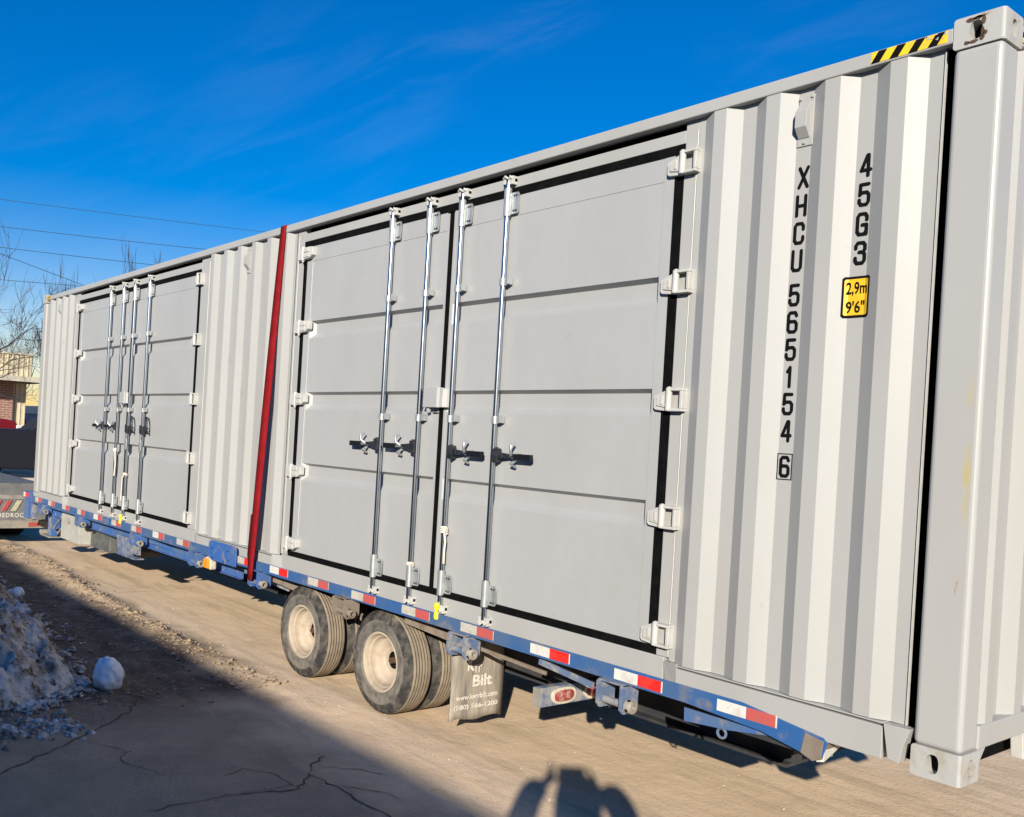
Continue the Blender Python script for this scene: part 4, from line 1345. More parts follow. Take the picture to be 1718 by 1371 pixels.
# amber lamp
m = MB()
m.box(-6.395, -6.275, RY - .035, .02, -.118, -.006)
ml = m.build('marker_lamp', 'bezel', TR, bevel=.018, segs=4)
m = MB(); m.box(-6.388, -6.292, RY - .056, RY - .030, -.106, -.018); m.build('lens', 'amber', ml, bevel=.012, segs=3)
# raised blue plate
m = MB()
pl = []
for cx_, cz_, a0 in ((-5.845, .110, 0), (-6.295, .110, 90)):
    for k in range(6):
        a = rad(a0 + 18 * k)
        pl.append((cx_ + .045 * math.cos(a), cz_ + .045 * math.sin(a)))
m.prism(pl + [(-6.34, .045), (-6.30, -.022), (-5.80, -.022)], 'y', RY - .030, RY - .016)
for x, z in ((-6.27, .085), (-6.25, .0), (-5.95, .095), (-5.93, .02), (-6.02, -.005)):
    m.tube((x, RY - .030, z), (x, RY - .0335, z), .009, n=8, mi=1)
m.build('rail_plate', ['blue', 'dark'], TR, bevel=.004)

# rear lamp bar
m = MB(); m.box(-2.205, -2.150, .010, .95, -.278, -.168); lb = m.build('lamp_bar', 'bluegrey', TR, bevel=.006)
m = MB(); m.box(-2.204, -2.151, .003, .0095, -.276, -.170); m.build('end_cap', 'steelplate', lb)
def oval(cy, cz, hw, hh, x, n=20):
    return [(x, cy + hw * math.copysign(abs(math.cos(t)) ** .7, math.cos(t)), cz + hh * math.copysign(abs(math.sin(t)) ** .8, math.sin(t))) for t in np.linspace(0, 2 * math.pi, n, endpoint=False)]
for cy in (.188, .452, .74):
    m = MB()
    a, b, c = oval(cy, -.223, .098, .047, -2.1485), oval(cy, -.223, .098, .047, -2.138), oval(cy, -.223, .080, .033, -2.136)
    n = len(a)
    m.add(a + b + c, [(i, (i + 1) % n, n + (i + 1) % n, n + i) for i in range(n)] + [(n + i, n + (i + 1) % n, 2 * n + (i + 1) % n, 2 * n + i) for i in range(n)])
    lp = m.build('tail_lamp', 'bezel', lb, smooth=40)
    m = MB()
    d = oval(cy, -.223, .079, .032, -2.1365); e_ = oval(cy, -.223, .055, .018, -2.130)
    m.add(d + e_, [(i, (i + 1) % n, n + (i + 1) % n, n + i) for i in range(n)] + [tuple(range(n, 2 * n))])
    tag(m.build('lens', 'redlens', lb, smooth=40))
# mud flap
m = MB()
FX, f0, f1 = -2.955, .030, .470
n = 12
vs = []
for i in range(n + 1):
    t = i / n
    z = -.030 - .545 * t
    bow = .020 * math.sin(t * 2.4) + .012 * t * t
    for j in range(7):
        y = f0 + (f1 - f0) * j / 6 - .010 * t
        vs.append((FX + bow + .006 * math.sin(j * 1.1 + t * 3), y, z + (.010 * math.sin(j * 1.7) if i == n else 0)))
fs = [(i * 7 + j, i * 7 + j + 1, (i + 1) * 7 + j + 1, (i + 1) * 7 + j) for i in range(n) for j in range(6)]
m.add(vs, fs)
flap = m.build('mud_flap', 'flap', TR, smooth=60)
sm = flap.modifiers.new('solid', 'SOLIDIFY'); sm.thickness = .008; sm.offset = -1
fx = FX + .030
def ft(s, y, z, h, w_, dx=0.0, bold=.01):
    text(s, 'flap_lettering', 'lettering', flap, (fx + dx, y, z), (0, 1, 0), uz, h, w_, bold=bold + .018)
ft('K', .150, -.270, .085, .06, 0, .02)
ft('rr', .215, -.285, .055, .055, 0, .015)
ft('Bilt', .195, -.372, .075, .165, .003, .02)
ft('www.kerrbilt.com', .062, -.447, .034, .35, .005)
ft('(580) 566-1200', .045, -.515, .040, .37, .007)

# wheels: narrow duals on open-centre rims
def tyre_prof(w_, R, ri):
    P = [(ri, .012), (ri + .008, .003), (ri + .016, .001), (ri + .018, -.002), (ri + .024, -.002), (ri + .026, -.001), (ri + .05, -.006), (ri + .085, -.006), (R - .052, .001), (R - .050, -.001), (R - .046, -.001), (R - .044, .003), (R - .026, .009), (R - .024, .007), (R - .018, .009), (R - .016, .014), (R - .006, .024)]
    mi = [0] * 7 + [3] * (len(P) - 7)
    y = .030
    t0, t1 = .030, w_ - .030
    ng = 5
    st_ = (t1 - t0) / (ng + 1)
    P.append((R, y)); mi.append(1)
    for k in range(ng):
        c = t0 + st_ * (k + 1)
        P += [(R, c - .0034), (R - .007, c - .0018), (R - .007, c + .0018), (R, c + .0034)]
        mi += [2, 2, 2, 1]
    P += [(R, t1), (R - .006, w_ - .024), (R - .022, w_ - .012), (R - .06, w_ + .002), (ri + .03, w_), (ri, w_ - .012)]
    mi += [3] * 6
    return P, mi
def wheel(x, y0, face=True):
    R, ri, w_ = .356, .203, .205
    c = (x, y0, G + R - .004)
    e = bpy.data.objects.new('wheel', None)
    COL.objects.link(e); e.parent = TR
    e.location = Vector(c) - ORG[TR]; ORG[e] = Vector(c)
    P, mi = tyre_prof(w_, R, ri)
    m = MB(); m.lathe(P, c, 'y', 72, mi)
    m.build('tyre', ['tyre', 'tread', 'groove', 'shoulder'], e, smooth=50)
    m = MB()
    if face:
        m.lathe([(ri + .006, .014), (ri + .004, .004), (ri - .008, .002), (ri - .016, .012), (ri - .022, .036), (ri - .034, .044), (ri - .040, .085), (ri - .052, .096), (ri - .085, .104), (.100, .128), (.072, .132), (.060, .128)], c, 'y', 48)
    else:
        m.lathe([(ri + .006, .010), (ri - .01, .006), (ri - .03, .03), (ri - .04, .16), (.08, .10)], c, 'y', 40)
    m.build('rim', 'rim', e, smooth=40)
    m = MB()
    m.lathe([(.0605, .130), (.060, .19), (.001, .19)], c, 'y', 24, 1)
    if face:
        m.lathe([(.001, .088), (.011, .088), (.011, .096), (.021, .098), (.023, .128), (.023, .19)], c, 'y', 16, 0)
    m.build('hub', ['rust', 'dark'], e, smooth=40)
    return e
for x in (-3.745, -4.805):
    wheel(x, .055)
    wheel(x, .300, False)
for x in (-3.745, -4.805):
    m = MB(); m.tube((x, .25, G + .352), (x, 2.2, G + .352), .05, n=14); m.build('axle', 'dusty', TR, smooth=50)
    m = MB(); P, mi = tyre_prof(.205, .356, .203); m.lathe(P, (x, 1.96, G + .352), 'y', 40, mi); m.build('far_tyre', ['tyre', 'tread', 'groove', 'shoulder'], TR, smooth=50)

# gear at the front: landing leg, tool box, tank, outrigger, front bumper
m = MB(); m.box(-10.98, -10.26, .050, .058, -.385, -.070); m.box(-10.985, -10.255, .058, .44, -.390, -.062)
m.box(-10.66, -10.58, .040, .050, -.165, -.135, 1); m.box(-10.70, -10.66, .043, .050, -.18, -.10, 1)
m.build('tool_box', ['toolbox', 'steelplate'], TR, bevel=.005)
m = MB(); m.box(-10.25, -9.55, .20, .62, -.41, -.10); m.build('battery_box', 'tankblack', TR, bevel=.01)
m = MB(); m.prism([(-10.25, -.40), (-9.1, -.40), (-9.02, -.33), (-9.02, -.18), (-10.25, -.18)], 'y', .34, .66); m.build('step_box', 'underdark', TR, bevel=.02)
m = MB()
m.box(-11.66, -11.50, .08, .20, -.43, -.03); m.box(-11.635, -11.525, .075, .082, -.42, -.10, 1)
m.box(-11.95, -11.48, .05, .25, -.455, -.435, 2); m.box(-11.95, -11.90, .05, .25, -.455, -.385, 2)
m.build('landing_leg', ['blue', 'bluegrey', 'steelplate'], TR, bevel=.004)
bar_part('leg_brace', (-11.48, .16, -.40), (-11.05, .2, -.10), .02, .02, 'steelplate')
bar_part('leg_brace', (-11.46, .10, -.33), (-11.10, .12, -.08), .02, .02, 'bluegrey')
bar_part('hydraulic_hose', (-11.40, .14, -.42), (-11.0, .2, -.22), .02, .02, 'blackplastic')
m = MB()
m.prism([(-8.93, -.10), (-8.60, -.10), (-8.56, -.30), (-8.84, -.30)], 'y', .045, .060)
m.box(-8.86, -8.30, .030, .14, -.312, -.300); m.box(-8.60, -8.56, .03, .20, -.30, -.10)
m.path([(-8.50, .05, -.262), (-8.36, .03, -.255), (-8.27, .03, -.235), (-8.25, .03, -.20)], .012, 6)
m.build('outrigger', 'bluegrey', TR, bevel=.003)
m = MB()
m.box(-12.62, -12.16, RY, .10, .012, .100); m.box(-12.30, -12.16, RY - .006, .12, -.03, .125)
m.box(-12.62, -12.44, .01, .06, -.285, .012); m.box(-12.345, -12.26, .03, .10, -.28, .012, 1)
m.box(-12.62, -12.36, .0, .12, -.30, -.285, 2)
fb = m.build('front_bumper', ['blue', 'bluegrey', 'steelplate'], TR, bevel=.004)
m = MB(); m.poly([(-12.60, RY - .0015, .025), (-12.50, RY - .0015, .025), (-12.50, RY - .0015, .09), (-12.60, RY - .0015, .09)], 0); m.poly([(-12.495, RY - .0015, .025), (-12.34, RY - .0015, .025), (-12.34, RY - .0015, .09), (-12.495, RY - .0015, .09)], 1)
m.build('reflective_tape', ['tapewhite', 'tapered'], fb)
m = MB(); m.box(-13.6, -12.1, 1.0, 1.4, -.30, -.05); m.build('drawbar', 'underdark', TR)

# cargo strap over the container, down to the winch
m = MB()
P = []
sw = .044
def sx(z):
    return -5.352 + (z - 2.86) * .0435
pts = [(2.30, 2.877, 0), (1.2, 2.879, 0), (.10, 2.879, 0), (.004, 2.877, 0), (-.004, 2.868, 0)] 
for t in np.linspace(0, 1, 30):
    z = 2.860 - t * (2.860 + .075)
    pts.append((-.004 - .066 * t, z, t))
L0, R0 = [], []
for (y, z, t) in pts:
    zz = min(z, 2.86)
    tw = .010 * math.sin(t * 3.1)
    L0.append((sx(zz) - sw, y - tw, z)); R0.append((sx(zz) + sw, y + tw, z))
n = len(pts)
m.add(L0 + R0, [(i, i + 1, n + i + 1, n + i) for i in range(n - 1)])
# doubled tail end folded beside the main run
m.add([(sx(.50) - .090, -.052, .46), (sx(.5) - .035, -.054, .475), (sx(.1) - .075, -.064, .12), (sx(.1) + .025, -.062, .10), (sx(0) - .030, -.066, -.01), (sx(0) + .030, -.063, -.02), (sx(-.08) - .028, -.064, -.085), (sx(-.08) + .028, -.062, -.085)],
      [(0, 1, 3, 2), (2, 3, 5, 4), (4, 5, 7, 6)])
st_o = m.build('cargo_strap', 'strap', smooth=50)
so = st_o.modifiers.new('solid', 'SOLIDIFY'); so.thickness = .004
tag(st_o, 'red webbing strap stretched over the container down to a winch', 'strap')
#@@far
# ------------------------------------------------------------------ towing truck (rear end seen past the trailer's nose)
TK = thing('flatbed_truck', 'grey flatbed truck hitched at the far left end of the trailer', 'truck', (-15.5, -.6, G))
tx = -13.0
m = MB(); m.box(-18.8, tx - .03, -1.60, .45, -.06, .0); m.build('deck', 'steelplate', TK)
m = MB(); m.box(-18.8, tx - .06, -1.57, .42, -.06, .175); m.build('side_box', 'greybody', TK, bevel=.01)
m = MB()
m.box(tx - .03, tx, -1.60, .45, -.36, -.055)
tp = m.build('tail_panel', 'greybody', TK, bevel=.004)
def slot(y, mt):
    m = MB()
    a = [(y, -.235), (y + .075, -.235), (y + .165, -.075), (y + .09, -.075)]
    m.prism(a, 'x', tx, tx + .012)
    return m.build('lamp_slot', mt, tp, bevel=.006)
for y, mt in ((-.36, 'brightred'), (-.22, 'brightred'), (-.08, 'creamlens'), (-1.32, 'brightred'), (-1.18, 'brightred'), (-1.46, 'creamlens')):
    slot(y, mt)
text('BEDROCK', 'truck_lettering', 'lettering', tp, (tx + .002, -.245, -.325), (0, 1, 0), uz, .062, .42, bold=.012, spacing=1.2)
m = MB(); m.box(tx, tx + .12, -1.60, .45, -.365, -.355); m.box(tx + .09, tx + .13, -1.61, .46, -.475, -.365)
bp_ = m.build('bumper', 'steelplate', TK, bevel=.006)
m = MB(); m.box(tx + .131, tx + .136, .15, .30, -.45, -.39); m.build('reflector', 'brightred', bp_)
m = MB(); m.box(-18.5, tx - .1, -1.1, -.1, -.50, -.06); m.build('chassis', 'underdark', TK)
def road_wheel(parent, x, y, zc, R, w_, n=32):
    m = MB()
    m.lathe([(R * .62, 0), (R * .8, -.012), (R * .95, .0), (R, .03), (R, w_ - .03), (R * .95, w_), (R * .62, w_)], (x, y, zc), 'y', n, 0)
    m.lathe([(R * .62, .0), (R * .55, .03), (R * .2, .05), (.001, .04)], (x, y, zc), 'y', n, 1)
    m.lathe([(R * .62, w_), (R * .55, w_ - .03), (.001, w_ - .05)], (x, y, zc), 'y', n, 1)
    return m.build('wheel', ['carrubber', 'wheelsteel'], parent, smooth=40)
for y in (-1.55, -.02):
    road_wheel(TK, -14.35, y, G + .42, .42, .45)
    road_wheel(TK, -19.6, y, G + .42, .42, .28)
m = MB()
m.prism([(-18.95, -.35), (-18.95, 1.25), (-19.15, 1.32), (-20.25, 1.30), (-20.6, .62), (-21.3, .50), (-21.4, -.35)], 'y', -1.55, .40)
cb = m.build('cab', 'carblack', TK, bevel=.05)
m = MB(); m.prism([(-19.1, .68), (-19.15, 1.22), (-20.2, 1.20), (-20.5, .68)], 'y', -1.556, -1.550); m.prism([(-19.1, .68), (-19.15, 1.22), (-20.2, 1.20), (-20.5, .68)], 'y', .400, .406); m.build('side_window', 'glass', cb)
m = MB(); m.box(-18.948, -18.942, -1.3, .15, .65, 1.15); m.build('rear_window', 'glass', cb)

# ------------------------------------------------------------------ parked vehicles beyond
def parked(name, label, cat, ox, oy, rot, mt, prof, width, wheels, glass, lamps):
    """side profile (along, z above ground) extruded across; built in its own frame then turned"""
    e = thing(name, label, cat, (ox, oy, G))
    def part(mb, nm, mm, par=e, bevel=0, smooth=0):
        o = mb.build(nm, mm, par, org=(0, 0, 0), bevel=bevel, smooth=smooth)
        o.location = (0, 0, 0)
        ORG[o] = Vector((0, 0, 0))
        return o
    m = MB(); m.prism(prof, 'y', -width / 2, width / 2); b = part(m, 'body', mt, bevel=.05)
    b.modifiers['bevel'].segments = 4
    for g in glass:
        m = MB(); m.prism(g, 'y', -width / 2 - .006, -width / 2 - .001); m.prism(g, 'y', width / 2 + .001, width / 2 + .006); part(m, 'side_window', 'glass')
    for (x, R) in wheels:
        for y in (-width / 2 - .02, width / 2 - .20):
            m = MB()
            m.lathe([(R * .64, 0), (R * .95, .0), (R, .03), (R, .19), (R * .95, .22), (R * .64, .22)], (x, y, R), 'y', 28, 0)
            m.lathe([(R * .64, .0), (R * .5, .03), (.001, .03)], (x, y, R), 'y', 28, 1)
            part(m, 'wheel', ['carrubber', 'wheelsteel'], smooth=40)
    for (nm, mm, bx_) in lamps:
        m = MB(); m.box(*bx_); part(m, nm, mm, bevel=.02)
    e.rotation_euler = (0, 0, rot)
    return e
pickup = [(-2.8, .50), (-2.8, 1.40), (-2.7, 1.50), (-.7, 1.52), (-.55, 1.55), (-.25, 1.85), (.1, 1.95), (.95, 1.95), (1.25, 1.80), (1.65, 1.42), (2.65, 1.30), (2.85, 1.0), (2.88, .5), (2.4, .40), (1.0, .34), (-1.0, .34), (-2.4, .40)]
parked('pickup_truck', 'black pickup with dark side parked behind the towing truck', 'truck', -28.2, 4.65, rad(84), 'carblack', pickup, 1.95,
       [(-1.75, .40), (1.85, .40)], [[(-.2, 1.50), (.15, 1.86), (.95, 1.86), (1.4, 1.50)]],
       [('tail_lamp', 'taillamp', (-2.83, -2.78, -.95, -.72, .85, 1.15)), ('tail_lamp', 'taillamp', (-2.83, -2.78, .72, .95, .85, 1.15)), ('bumper', 'wheelsteel', (-2.98, -2.80, -.9, .9, .45, .62)), ('grille', 'darksteel', (2.86, 2.91, -.7, .7, .6, 1.0))])
suv = [(-2.35, .42), (-2.42, .9), (-2.36, 1.45), (-2.15, 1.74), (-1.5, 1.84), (.6, 1.84), (1.0, 1.74), (1.55, 1.30), (2.4, 1.18), (2.6, .95), (2.62, .45), (2.0, .34), (-1.9, .34)]
parked('parked_car', 'dark red car whose clear lamp glass shows over the black pickup', 'car', -31.6, 2.25, rad(-85), 'carred', suv, 1.85,
       [(-1.5, .37), (1.6, .37)], [[(-1.7, 1.30), (-1.65, 1.70), (-.6, 1.76), (-.6, 1.30)], [(-.5, 1.30), (-.5, 1.76), (.6, 1.76), (1.3, 1.30)]],
       [('tail_lamp', 'lampglass', (-2.38, -2.18, .86, .96, 1.50, 1.62)), ('tail_lamp', 'carred', (-2.15, -1.60, .86, .94, 1.44, 1.60)), ('tail_lamp', 'taillamp', (-2.40, -2.1, -.96, -.86, 1.50, 1.68)), ('head_lamp', 'lampglass', (2.45, 2.62, .55, .90, .85, 1.05))])

# ------------------------------------------------------------------ building beyond
BX0 = -39.2
BG = thing('commercial_building', 'low brick shop building with ribbed tan metal parapet and cream eave', 'building', (-46, -4, G))
def ribbed(m, x, y0, y1, z0, z1, pitch, depth, mi=0):
    y = y0
    P = []
    while y < y1:
        P += [(x, y), (x, min(y + pitch * .62, y1)), (x + depth, min(y + pitch * .72, y1)), (x + depth, min(y + pitch * .90, y1))]
        y += pitch
    P.append((x, y1))
    n = len(P)
    m.add([(a, b, z0) for a, b in P] + [(a, b, z1) for a, b in P], [(i, i + 1, n + i + 1, n + i) for i in range(n - 1)], mi)
H0 = G
m = MB(); ribbed(m, BX0, -14, 7.12, H0 + 3.52, H0 + 4.46, .20, .035); m.box(BX0 - 14, BX0 - .02, -14, 7.08, H0 + 3.5, H0 + 4.44); m.build('parapet', 'tan', BG)
m = MB(); m.box(BX0 - .04, BX0 + .06, -14.05, 7.18, H0 + 4.46, H0 + 4.54); m.build('coping', 'eave', BG)
m = MB(); m.box(BX0 - 14, BX0 + .9, -14, 7.35, H0 + 3.36, H0 + 3.52); m.box(BX0 + .9, BX0 + .95, -14, 7.36, H0 + 3.33, H0 + 3.54); m.build('eave', 'eave', BG)
m = MB(); m.box(BX0 - 14, BX0 + .85, -14, 7.3, H0 + 3.30, H0 + 3.355); m.build('soffit', 'soffit', BG)
m = MB(); m.box(BX0 - 14, BX0 - .55, -14, 6.58, H0, H0 + 3.30); m.build('brick_wall', 'brick', BG)
m = MB(); ribbed(m, BX0 - .75, 6.58, 7.15, H0, H0 + 3.30, .19, .035); m.box(BX0 - 12, BX0 - .78, 6.58, 7.13, H0, H0 + 3.3); m.build('metal_wall', 'tan', BG)
m = MB(); m.box(BX0 - .55, BX0 - .52, 1.2, 2.2, H0, H0 + 2.1); m.build('door', 'soffit', BG)
m = MB(); m.box(BX0 - .55, BX0 - .52, 3.0, 5.0, H0 + .9, H0 + 2.1); wn = m.build('window', 'glass', BG)
m = MB(); m.box(BX0 - .52, BX0 - .48, 2.95, 5.05, H0 + .82, H0 + .89); m.build('sill', 'eave', wn)
# kerb in front of the parked row, plain wall beyond
m = MB(); m.box(-27.0, -26.7, -12, 30, G - .05, G + .13); tag(m.build('kerb', 'concrete', bevel=.02), kind='structure')
m = MB(); m.box(-60, -52, 11.3, 14.5, G + .7, G + 2.1); m.box(-60.1, -51.95, 11.2, 14.6, G + 2.1, G + 2.55, 1)
for x in (-59, -56, -53):
    m.box(x, x + .15, 11.27, 11.3, G + .7, G + 2.1)
bxb = m.build('box_trailer', ['bluebin', 'tapewhite'], bevel=.03)
tag(bxb, 'blue box trailer with white roof far off beside the tan wall', 'trailer')
for x in (-58.6, -54):
    m = MB(); m.lathe([(.3, 0), (.45, .02), (.45, .24), (.3, .26), (.001, .2)], (x, 11.4, G + .45), 'y', 20); m.build('wheel', 'carrubber', bxb)

# ------------------------------------------------------------------ bare trees
def bare_tree(name, label, base, top_z, h, seed, spread, lean, mt, thick=.14, levels=5, droop=0.0, leaves=0, grp='bare winter trees', up=.12, kink=.18, dense=False):
    r = random.Random(seed)
    e = thing(name, label, 'tree', (base[0], base[1], G), grp)
    trunk, crown = MB(), MB()
    tips = []
    def grow(p, d, ln, rr, lev):
        k = 5
        pts, rs = [p], [rr]
        q, dd_ = p.copy(), d.copy()
        for i in range(k):
            dd_ = (dd_ + Vector((r.gauss(0, kink), r.gauss(0, kink), r.gauss(0, kink) + up - droop * lev * .06))).normalized()
            q = q + dd_ * ln / k
            pts.append(q.copy()); rs.append(rr * (1 - .55 * (i + 1) / k))
        (trunk if lev == 0 else crown).path(pts, rs, 6 if lev < 2 else 4 if lev < 3 else 3, 0)
        if lev >= levels - 1:
            tips.append(q)
            return
        nb = r.randint(4, 6) if lev < 2 else r.randint(3, 5)
        if dense: nb = r.randint(5, 7) if lev < 2 else r.randint(2, 4)
        for b in range(nb):
            t = r.uniform(.35, 1.0) if lev else r.uniform(.42, 1.0)
            i = min(k - 1, int(t * k))
            f = t * k - i
            s_ = pts[i].lerp(pts[i + 1], f)
            az = r.uniform(0, 6.283)
            sp = spread * r.uniform(.6, 1.25)
            base_d = (pts[i + 1] - pts[i]).normalized()
            side = base_d.orthogonal().normalized()
            side.rotate(Matrix.Rotation(az, 3, base_d))
            nd = (base_d * math.cos(sp) + side * math.sin(sp)).normalized()
            grow(s_, nd, ln * r.uniform(.50, .74), max(rs[i] * r.uniform(.42, .62), .010 if dense else .006), lev + 1)
    grow(Vector((base[0], base[1], G)), Vector((lean[0], lean[1], 1)).normalized(), h * .52, thick, 0)
    zs_ = sorted(p[2] for p in crown.v)
    f_ = top_z / (zs_[int(len(zs_) * .995)] - G)
    for mb_ in (trunk, crown):
        mb_.v = [(base[0] + (p[0] - base[0]) * f_, base[1] + (p[1] - base[1]) * f_, G + (p[2] - G) * f_) for p in mb_.v]
    tips = [Vector((base[0] + (t_.x - base[0]) * f_, base[1] + (t_.y - base[1]) * f_, G + (t_.z - G) * f_)) for t_ in tips]
    trunk.build('trunk', mt, e, smooth=60)
    if leaves:
        for t_ in tips[:: max(1, len(tips) // leaves)]:
            for q in range(3):
                c = t_ + Vector((r.gauss(0, .05), r.gauss(0, .05), r.gauss(0, .05)))
                a, b = Vector((r.gauss(0, 1), r.gauss(0, 1), r.gauss(0, 1))).normalized() * .07, Vector((r.gauss(0, 1), r.gauss(0, 1), r.gauss(0, 1))).normalized() * .05
                crown.add([c - a, c + b, c + a, c - b], [(0, 1, 2, 3)], 1)
    crown.build('crown', [mt, M['deadleaf']], e)
    return e
bare_tree('bare_tree', 'spreading bare tree reaching in from the left edge of the sky', (-31.5, 1.9), 8.0, 8, 12, .70, (.0, .08), 'bark', .075, 5, up=.10)
bare_tree('bare_tree', 'second bare tree crowding the left edge with finer twigs', (-36.5, 3.2), 7.6, 8, 61, .60, (0, .06), 'bark2', .11, 5, up=.12)
bare_tree('bare_tree', 'twiggy bare tree standing behind the tan building beside the container end', (-48.5, 9.9), 7.0, 8.2, 5, .55, (0, 0), 'bark2', .11, 5, leaves=30, up=.16)
bare_tree('bare_tree', 'tall bare tree with a tuft of upright shoots above the container roof', (-45.2, 13.35), 11.0, 10.9, 21, .20, (0, .0), 'bark', .12, 5, up=.25, kink=.07, dense=True)
bare_tree('bare_tree', 'bare tree whose thin twigs show left of the tallest tuft over the roof', (-45.8, 11.5), 9.55, 9.4, 33, .24, (0, 0), 'bark', .10, 5, up=.24, kink=.08, dense=True)
bare_tree('bare_tree', 'low bare tree peeping over the roof near the container far corner', (-46.2, 10.2), 8.85, 8.7, 41, .28, (0, 0), 'bark', .10, 5, up=.2, kink=.09, dense=True)
bare_tree('bare_tree', 'bare tree with a few shoots just right of the tallest tuft over the roof', (-44.8, 14.5), 10.6, 10.4, 52, .20, (0, .0), 'bark', .10, 5, up=.25, kink=.07, dense=True)

m = MB()
r = random.Random(77)
n = 90
P0, P1 = [], []
for i in range(n):
    y = -30 + i * 2.4
    x = -118 + 6 * math.sin(i * .31)
    hgt = 5.2 + 1.6 * math.sin(i * .7) + r.uniform(-1.1, 1.1)
    P0.append((x, y, hgt))
for k, (dx, f) in enumerate(((4, 0), (2.5, .55), (0, .85), (-3, 1.0), (-8, .8), (-10, 0))):
    P1.append([(p[0] + dx + r.uniform(-.8, .8), p[1] + r.uniform(-.8, .8), G + p[2] * f * r.uniform(.9, 1.1) - .1) for p in P0])
vs = [q for row in P1 for q in row]
m.add(vs, [(k * n + i, k * n + i + 1, (k + 1) * n + i + 1, (k + 1) * n + i) for k in range(5) for i in range(n - 1)])
tag(m.build('distant_woods', 'woods', smooth=80), 'far grey brown line of bare woods on the horizon', 'woods', kind='stuff')

# ------------------------------------------------------------------ power lines
def cable(a, b, sag, rr, label, ext0=1.0, ext1=1.5):
    a, b = Vector(a), Vector(b)
    a = Vector((a.x, a.y, a.z - OZ)); b = Vector((b.x, b.y, b.z - OZ))
    d = b - a
    p0, p1 = a - d * ext0, b + d * ext1
    n = 24
    m = MB()
    m.path([p0.lerp(p1, i / n) - Vector((0, 0, sag * 4 * (i / n) * (1 - i / n))) for i in range(n + 1)], rr, 5)
    tag(m.build('power_line', 'wire', smooth=60), label, 'cable', 'power lines across the sky')
cable((-42.4, 6.23, 11.66), (-38.22, 17.44, 11.62), .3, .011, 'topmost faint power line, running behind the red strap', 1.0, 1.2)
cable((-42.39, 6.29, 10.47), (-39.43, 15.0, 10.55), .3, .013, 'second power line down, just above the tree tuft', 1.2, 1.6)
cable((-42.38, 6.34, 9.47), (-40.37, 12.8, 9.49), .2, .013, 'third power line down, crossing the tuft of upright shoots', 1.2, 1.8)
cable((-42.36, 6.41, 7.93), (-41.56, 9.41, 8.03), .06, .012, 'lowest power line, almost touching the container far corner', 2.2, 4)
cable((-42.37, 6.36, 9.04), (-41.44, 9.77, 8.05), .02, .014, 'steep slanting power line dropping towards the container roof', 1.5, 1.0)

# ------------------------------------------------------------------ behind the viewer: the building whose shade lies over the asphalt, and the photographer
WB = thing('long_warehouse', 'long cream block warehouse whose roof edge shades the lower left ground', 'building', (-6, -13, G))
top = G + (10 - .40) * math.tan(rad(EL)) / math.cos(rad(AZ))
m = MB(); m.box(-30, 26, -17, -10.25, G, top - .35); m.build('wall', 'cream_wall', WB)
m = MB(); m.prism([(-17.2, top - .35), (-10.0, top - .35), (-10.0, top), (-13.6, top + .25), (-17.2, top)], 'x', -30.3, 26.3); m.build('roof', 'roofmetal', WB)
for x in (-20, -12, -4, 4, 12):
    m = MB(); m.box(x, x + 1.6, -10.249, -10.21, G + 1.2, G + 2.3); wd = m.build('window', 'glass', WB)
    m = MB(); m.box(x - .06, x + 1.66, -10.249, -10.17, G + 1.1, G + 1.195); m.build('sill', 'concrete', wd)
m = MB(); m.box(-8.4, -7.4, -10.249, -10.20, G, G + 2.1); m.build('door', 'greybody', WB)

hv = Vector((math.sin(rad(AZ)), -math.cos(rad(AZ)), 0))     # towards the sun
lv = Vector((math.cos(rad(AZ)), math.sin(rad(AZ)), 0))      # to the photographer's right
C0 = Vector((1.4731, -3.7627, 1.1746))
def pp(l, f, z):
    """point l to the right and f behind the phone, z above the ground"""
    p = C0 + lv * l + hv * f
    return Vector((p.x, p.y, z + G))
def skin(name, chain, mt, parent, root=0):
    """chain: list of (point, radius, parent index)"""
    me = bpy.data.meshes.new(name)
    o3 = ORG[parent]
    me.from_pydata([c[0] - o3 for c in chain], [(c[2], i) for i, c in enumerate(chain) if c[2] is not None], [])
    o = bpy.data.objects.new(name, me)
    COL.objects.link(o)
    o.parent = parent
    ORG[o] = o3
    sk = o.modifiers.new('skin', 'SKIN')
    sk.use_smooth_shade = True
    for i, c in enumerate(chain):
        sv = me.skin_vertices[0].data[i]
        rr = c[1] if isinstance(c[1], tuple) else (c[1], c[1])
        sv.radius = rr
        sv.use_root = (i == root)
    sb = o.modifiers.new('sub', 'SUBSURF'); sb.levels = 2; sb.render_levels = 2
    me.materials.append(M[mt])
    return o
PF = pp(.09, .30, 0)
PE = thing('person', 'photographer in dark jacket raising a phone, casting the arms-up shadow', 'person', PF)
bz = .30
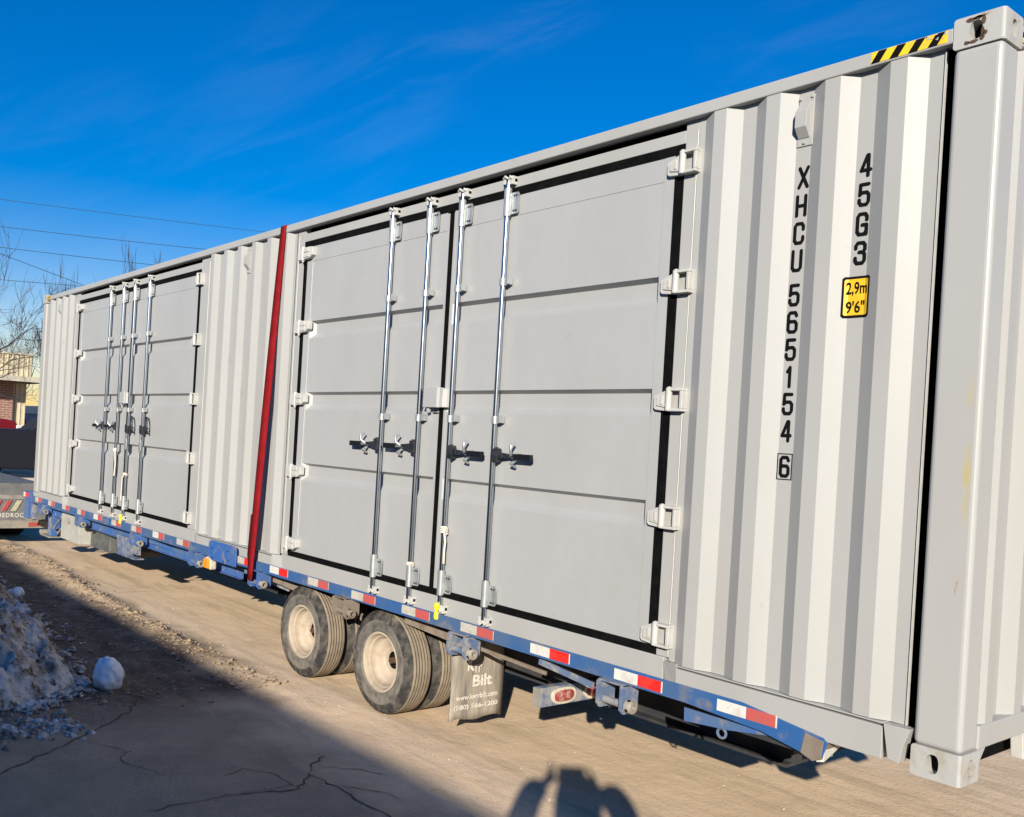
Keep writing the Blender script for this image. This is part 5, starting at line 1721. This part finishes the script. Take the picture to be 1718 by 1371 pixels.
body = [(pp(.09, bz, 1.012), .12, None), (pp(.09, bz, 1.193), .115, 0), (pp(.09, bz, 1.385), .13, 1), (pp(.09, bz - .01, 1.534), .10, 2), (pp(.09, bz - .03, 1.640), .052, 3),
        (pp(.09, bz - .05, 1.725), .085, 4), (pp(.09, bz - .05, 1.832), .088, 5), (pp(.09, bz - .04, 1.917), .060, 6),
        (pp(-.09, bz, 1.512), .060, 3), (pp(-.20, bz - .10, 1.448), .050, 8), (pp(-.225, bz - .20, 1.512), .043, 9), (pp(-.155, bz - .31, 1.789), .034, 10), (pp(-.085, .06, 1.84), .026, 11), (pp(-.062, .045, 1.885), .032, 12),
        (pp(.27, bz, 1.512), .060, 3), (pp(.38, bz - .08, 1.491), .050, 14), (pp(.40, bz - .18, 1.555), .043, 15), (pp(.29, bz - .30, 1.810), .034, 16), (pp(.205, .07, 1.83), .026, 17), (pp(.175, .05, 1.875), .028, 18),
        (pp(.00, bz, 0.916), .09, 0), (pp(-.02, bz, 0.532), .062, 20), (pp(-.02, bz + .02, 0.096), .045, 21), (pp(-.03, bz - .14, 0.043), .035, 22),
        (pp(.18, bz, 0.916), .09, 0), (pp(.20, bz, 0.532), .062, 24), (pp(.20, bz + .02, 0.096), .045, 25), (pp(.21, bz - .14, 0.043), .035, 26),
        (pp(.09, bz - .15, 1.800), .014, 6)]
def finger(rt, pts, rr):
    i = rt
    for p in pts:
        body.append((p, rr, i))
        i = len(body) - 1
# left hand holds the phone's left end, index raised along the top; right hand grips the right end
finger(13, [pp(-.070, .030, 1.915), pp(-.072, .022, 1.945), pp(-.066, .018, 1.965)], .008)
finger(13, [pp(-.056, .030, 1.905), pp(-.047, .018, 1.925)], .008)
finger(13, [pp(-.066, .022, 1.885), pp(-.058, .010, 1.888)], .008)
finger(13, [pp(-.060, .022, 1.868), pp(-.050, .012, 1.866)], .0075)
finger(13, [pp(-.040, .050, 1.868), pp(-.018, .048, 1.878)], .009)
finger(19, [pp(.165, .034, 1.918), pp(.142, .026, 1.955)], .008)
finger(19, [pp(.172, .028, 1.900), pp(.160, .014, 1.905)], .008)
finger(19, [pp(.174, .024, 1.880), pp(.160, .012, 1.882)], .008)
finger(19, [pp(.168, .024, 1.862), pp(.152, .014, 1.862)], .0075)
finger(19, [pp(.150, .052, 1.860), pp(.128, .050, 1.872)], .009)
skin('body', body, 'skin', PE)
jk = [(pp(.09, bz, 0.937), .145, None), (pp(.09, bz, 1.193), .140, 0), (pp(.09, bz, 1.385), .155, 1), (pp(.09, bz - .01, 1.534), .118, 2), (pp(.09, bz - .02, 1.619), .075, 3),
      (pp(-.09, bz, 1.512), .078, 3), (pp(-.20, bz - .10, 1.448), .066, 5), (pp(-.225, bz - .20, 1.512), .085, 6), (pp(-.155, bz - .31, 1.789), .080, 7), (pp(-.105, .085, 1.80), .066, 8),
      (pp(.27, bz, 1.512), .078, 3), (pp(.38, bz - .08, 1.491), .066, 10), (pp(.40, bz - .18, 1.555), .090, 11), (pp(.29, bz - .30, 1.810), .092, 12), (pp(.225, .095, 1.80), .075, 13)]
skin('jacket', jk, 'jacket', PE)
for s_, x in ((-1, -.02), (1, .20)):
    skin('trouser_leg', [(pp(.09 + s_ * .05, bz, 0.990), .118, None), (pp(x, bz, 0.852), .098, 0), (pp(x, bz, 0.532), .076, 1), (pp(x, bz + .02, 0.106), .066, 2)], 'trousers', PE)
    skin('shoe', [(pp(x, bz + .05, 0.059), .048, None), (pp(x, bz - .06, 0.053), .048, 0), (pp(x, bz - .18, 0.037), .036, 1)], 'blackplastic', PE)
skin('hood', [(pp(.09, bz + .03, 1.60), .125, None), (pp(.095, bz - .01, 1.68), .130, 0), (pp(.095, bz - .02, 1.77), .142, 1), (pp(.095, bz - .03, 1.86), .142, 2), (pp(.095, bz - .03, 1.93), .125, 3), (pp(.095, bz - .03, 1.975), .075, 4)], 'jacket', PE)
m = MB()
vd = Vector((-.79909505, .6011873, 0)).normalized()
rv = Vector((vd.y, -vd.x, 0))
b0 = C0 - vd * .012
def ph(a, d, z):
    return b0 + rv * a - vd * d + Vector((0, 0, z))
vs = [ph(a, d, z) for a in (-.030, .132) for d in (0, .009) for z in (-.072, .020)]
m.add(vs, [(0, 1, 3, 2), (4, 6, 7, 5), (0, 4, 5, 1), (2, 3, 7, 6), (0, 2, 6, 4), (1, 5, 7, 3)])
tag(m.build('phone', 'blackplastic', bevel=.004), 'dark phone held sideways at the top of the arms-up shadow', 'phone')
#@@end
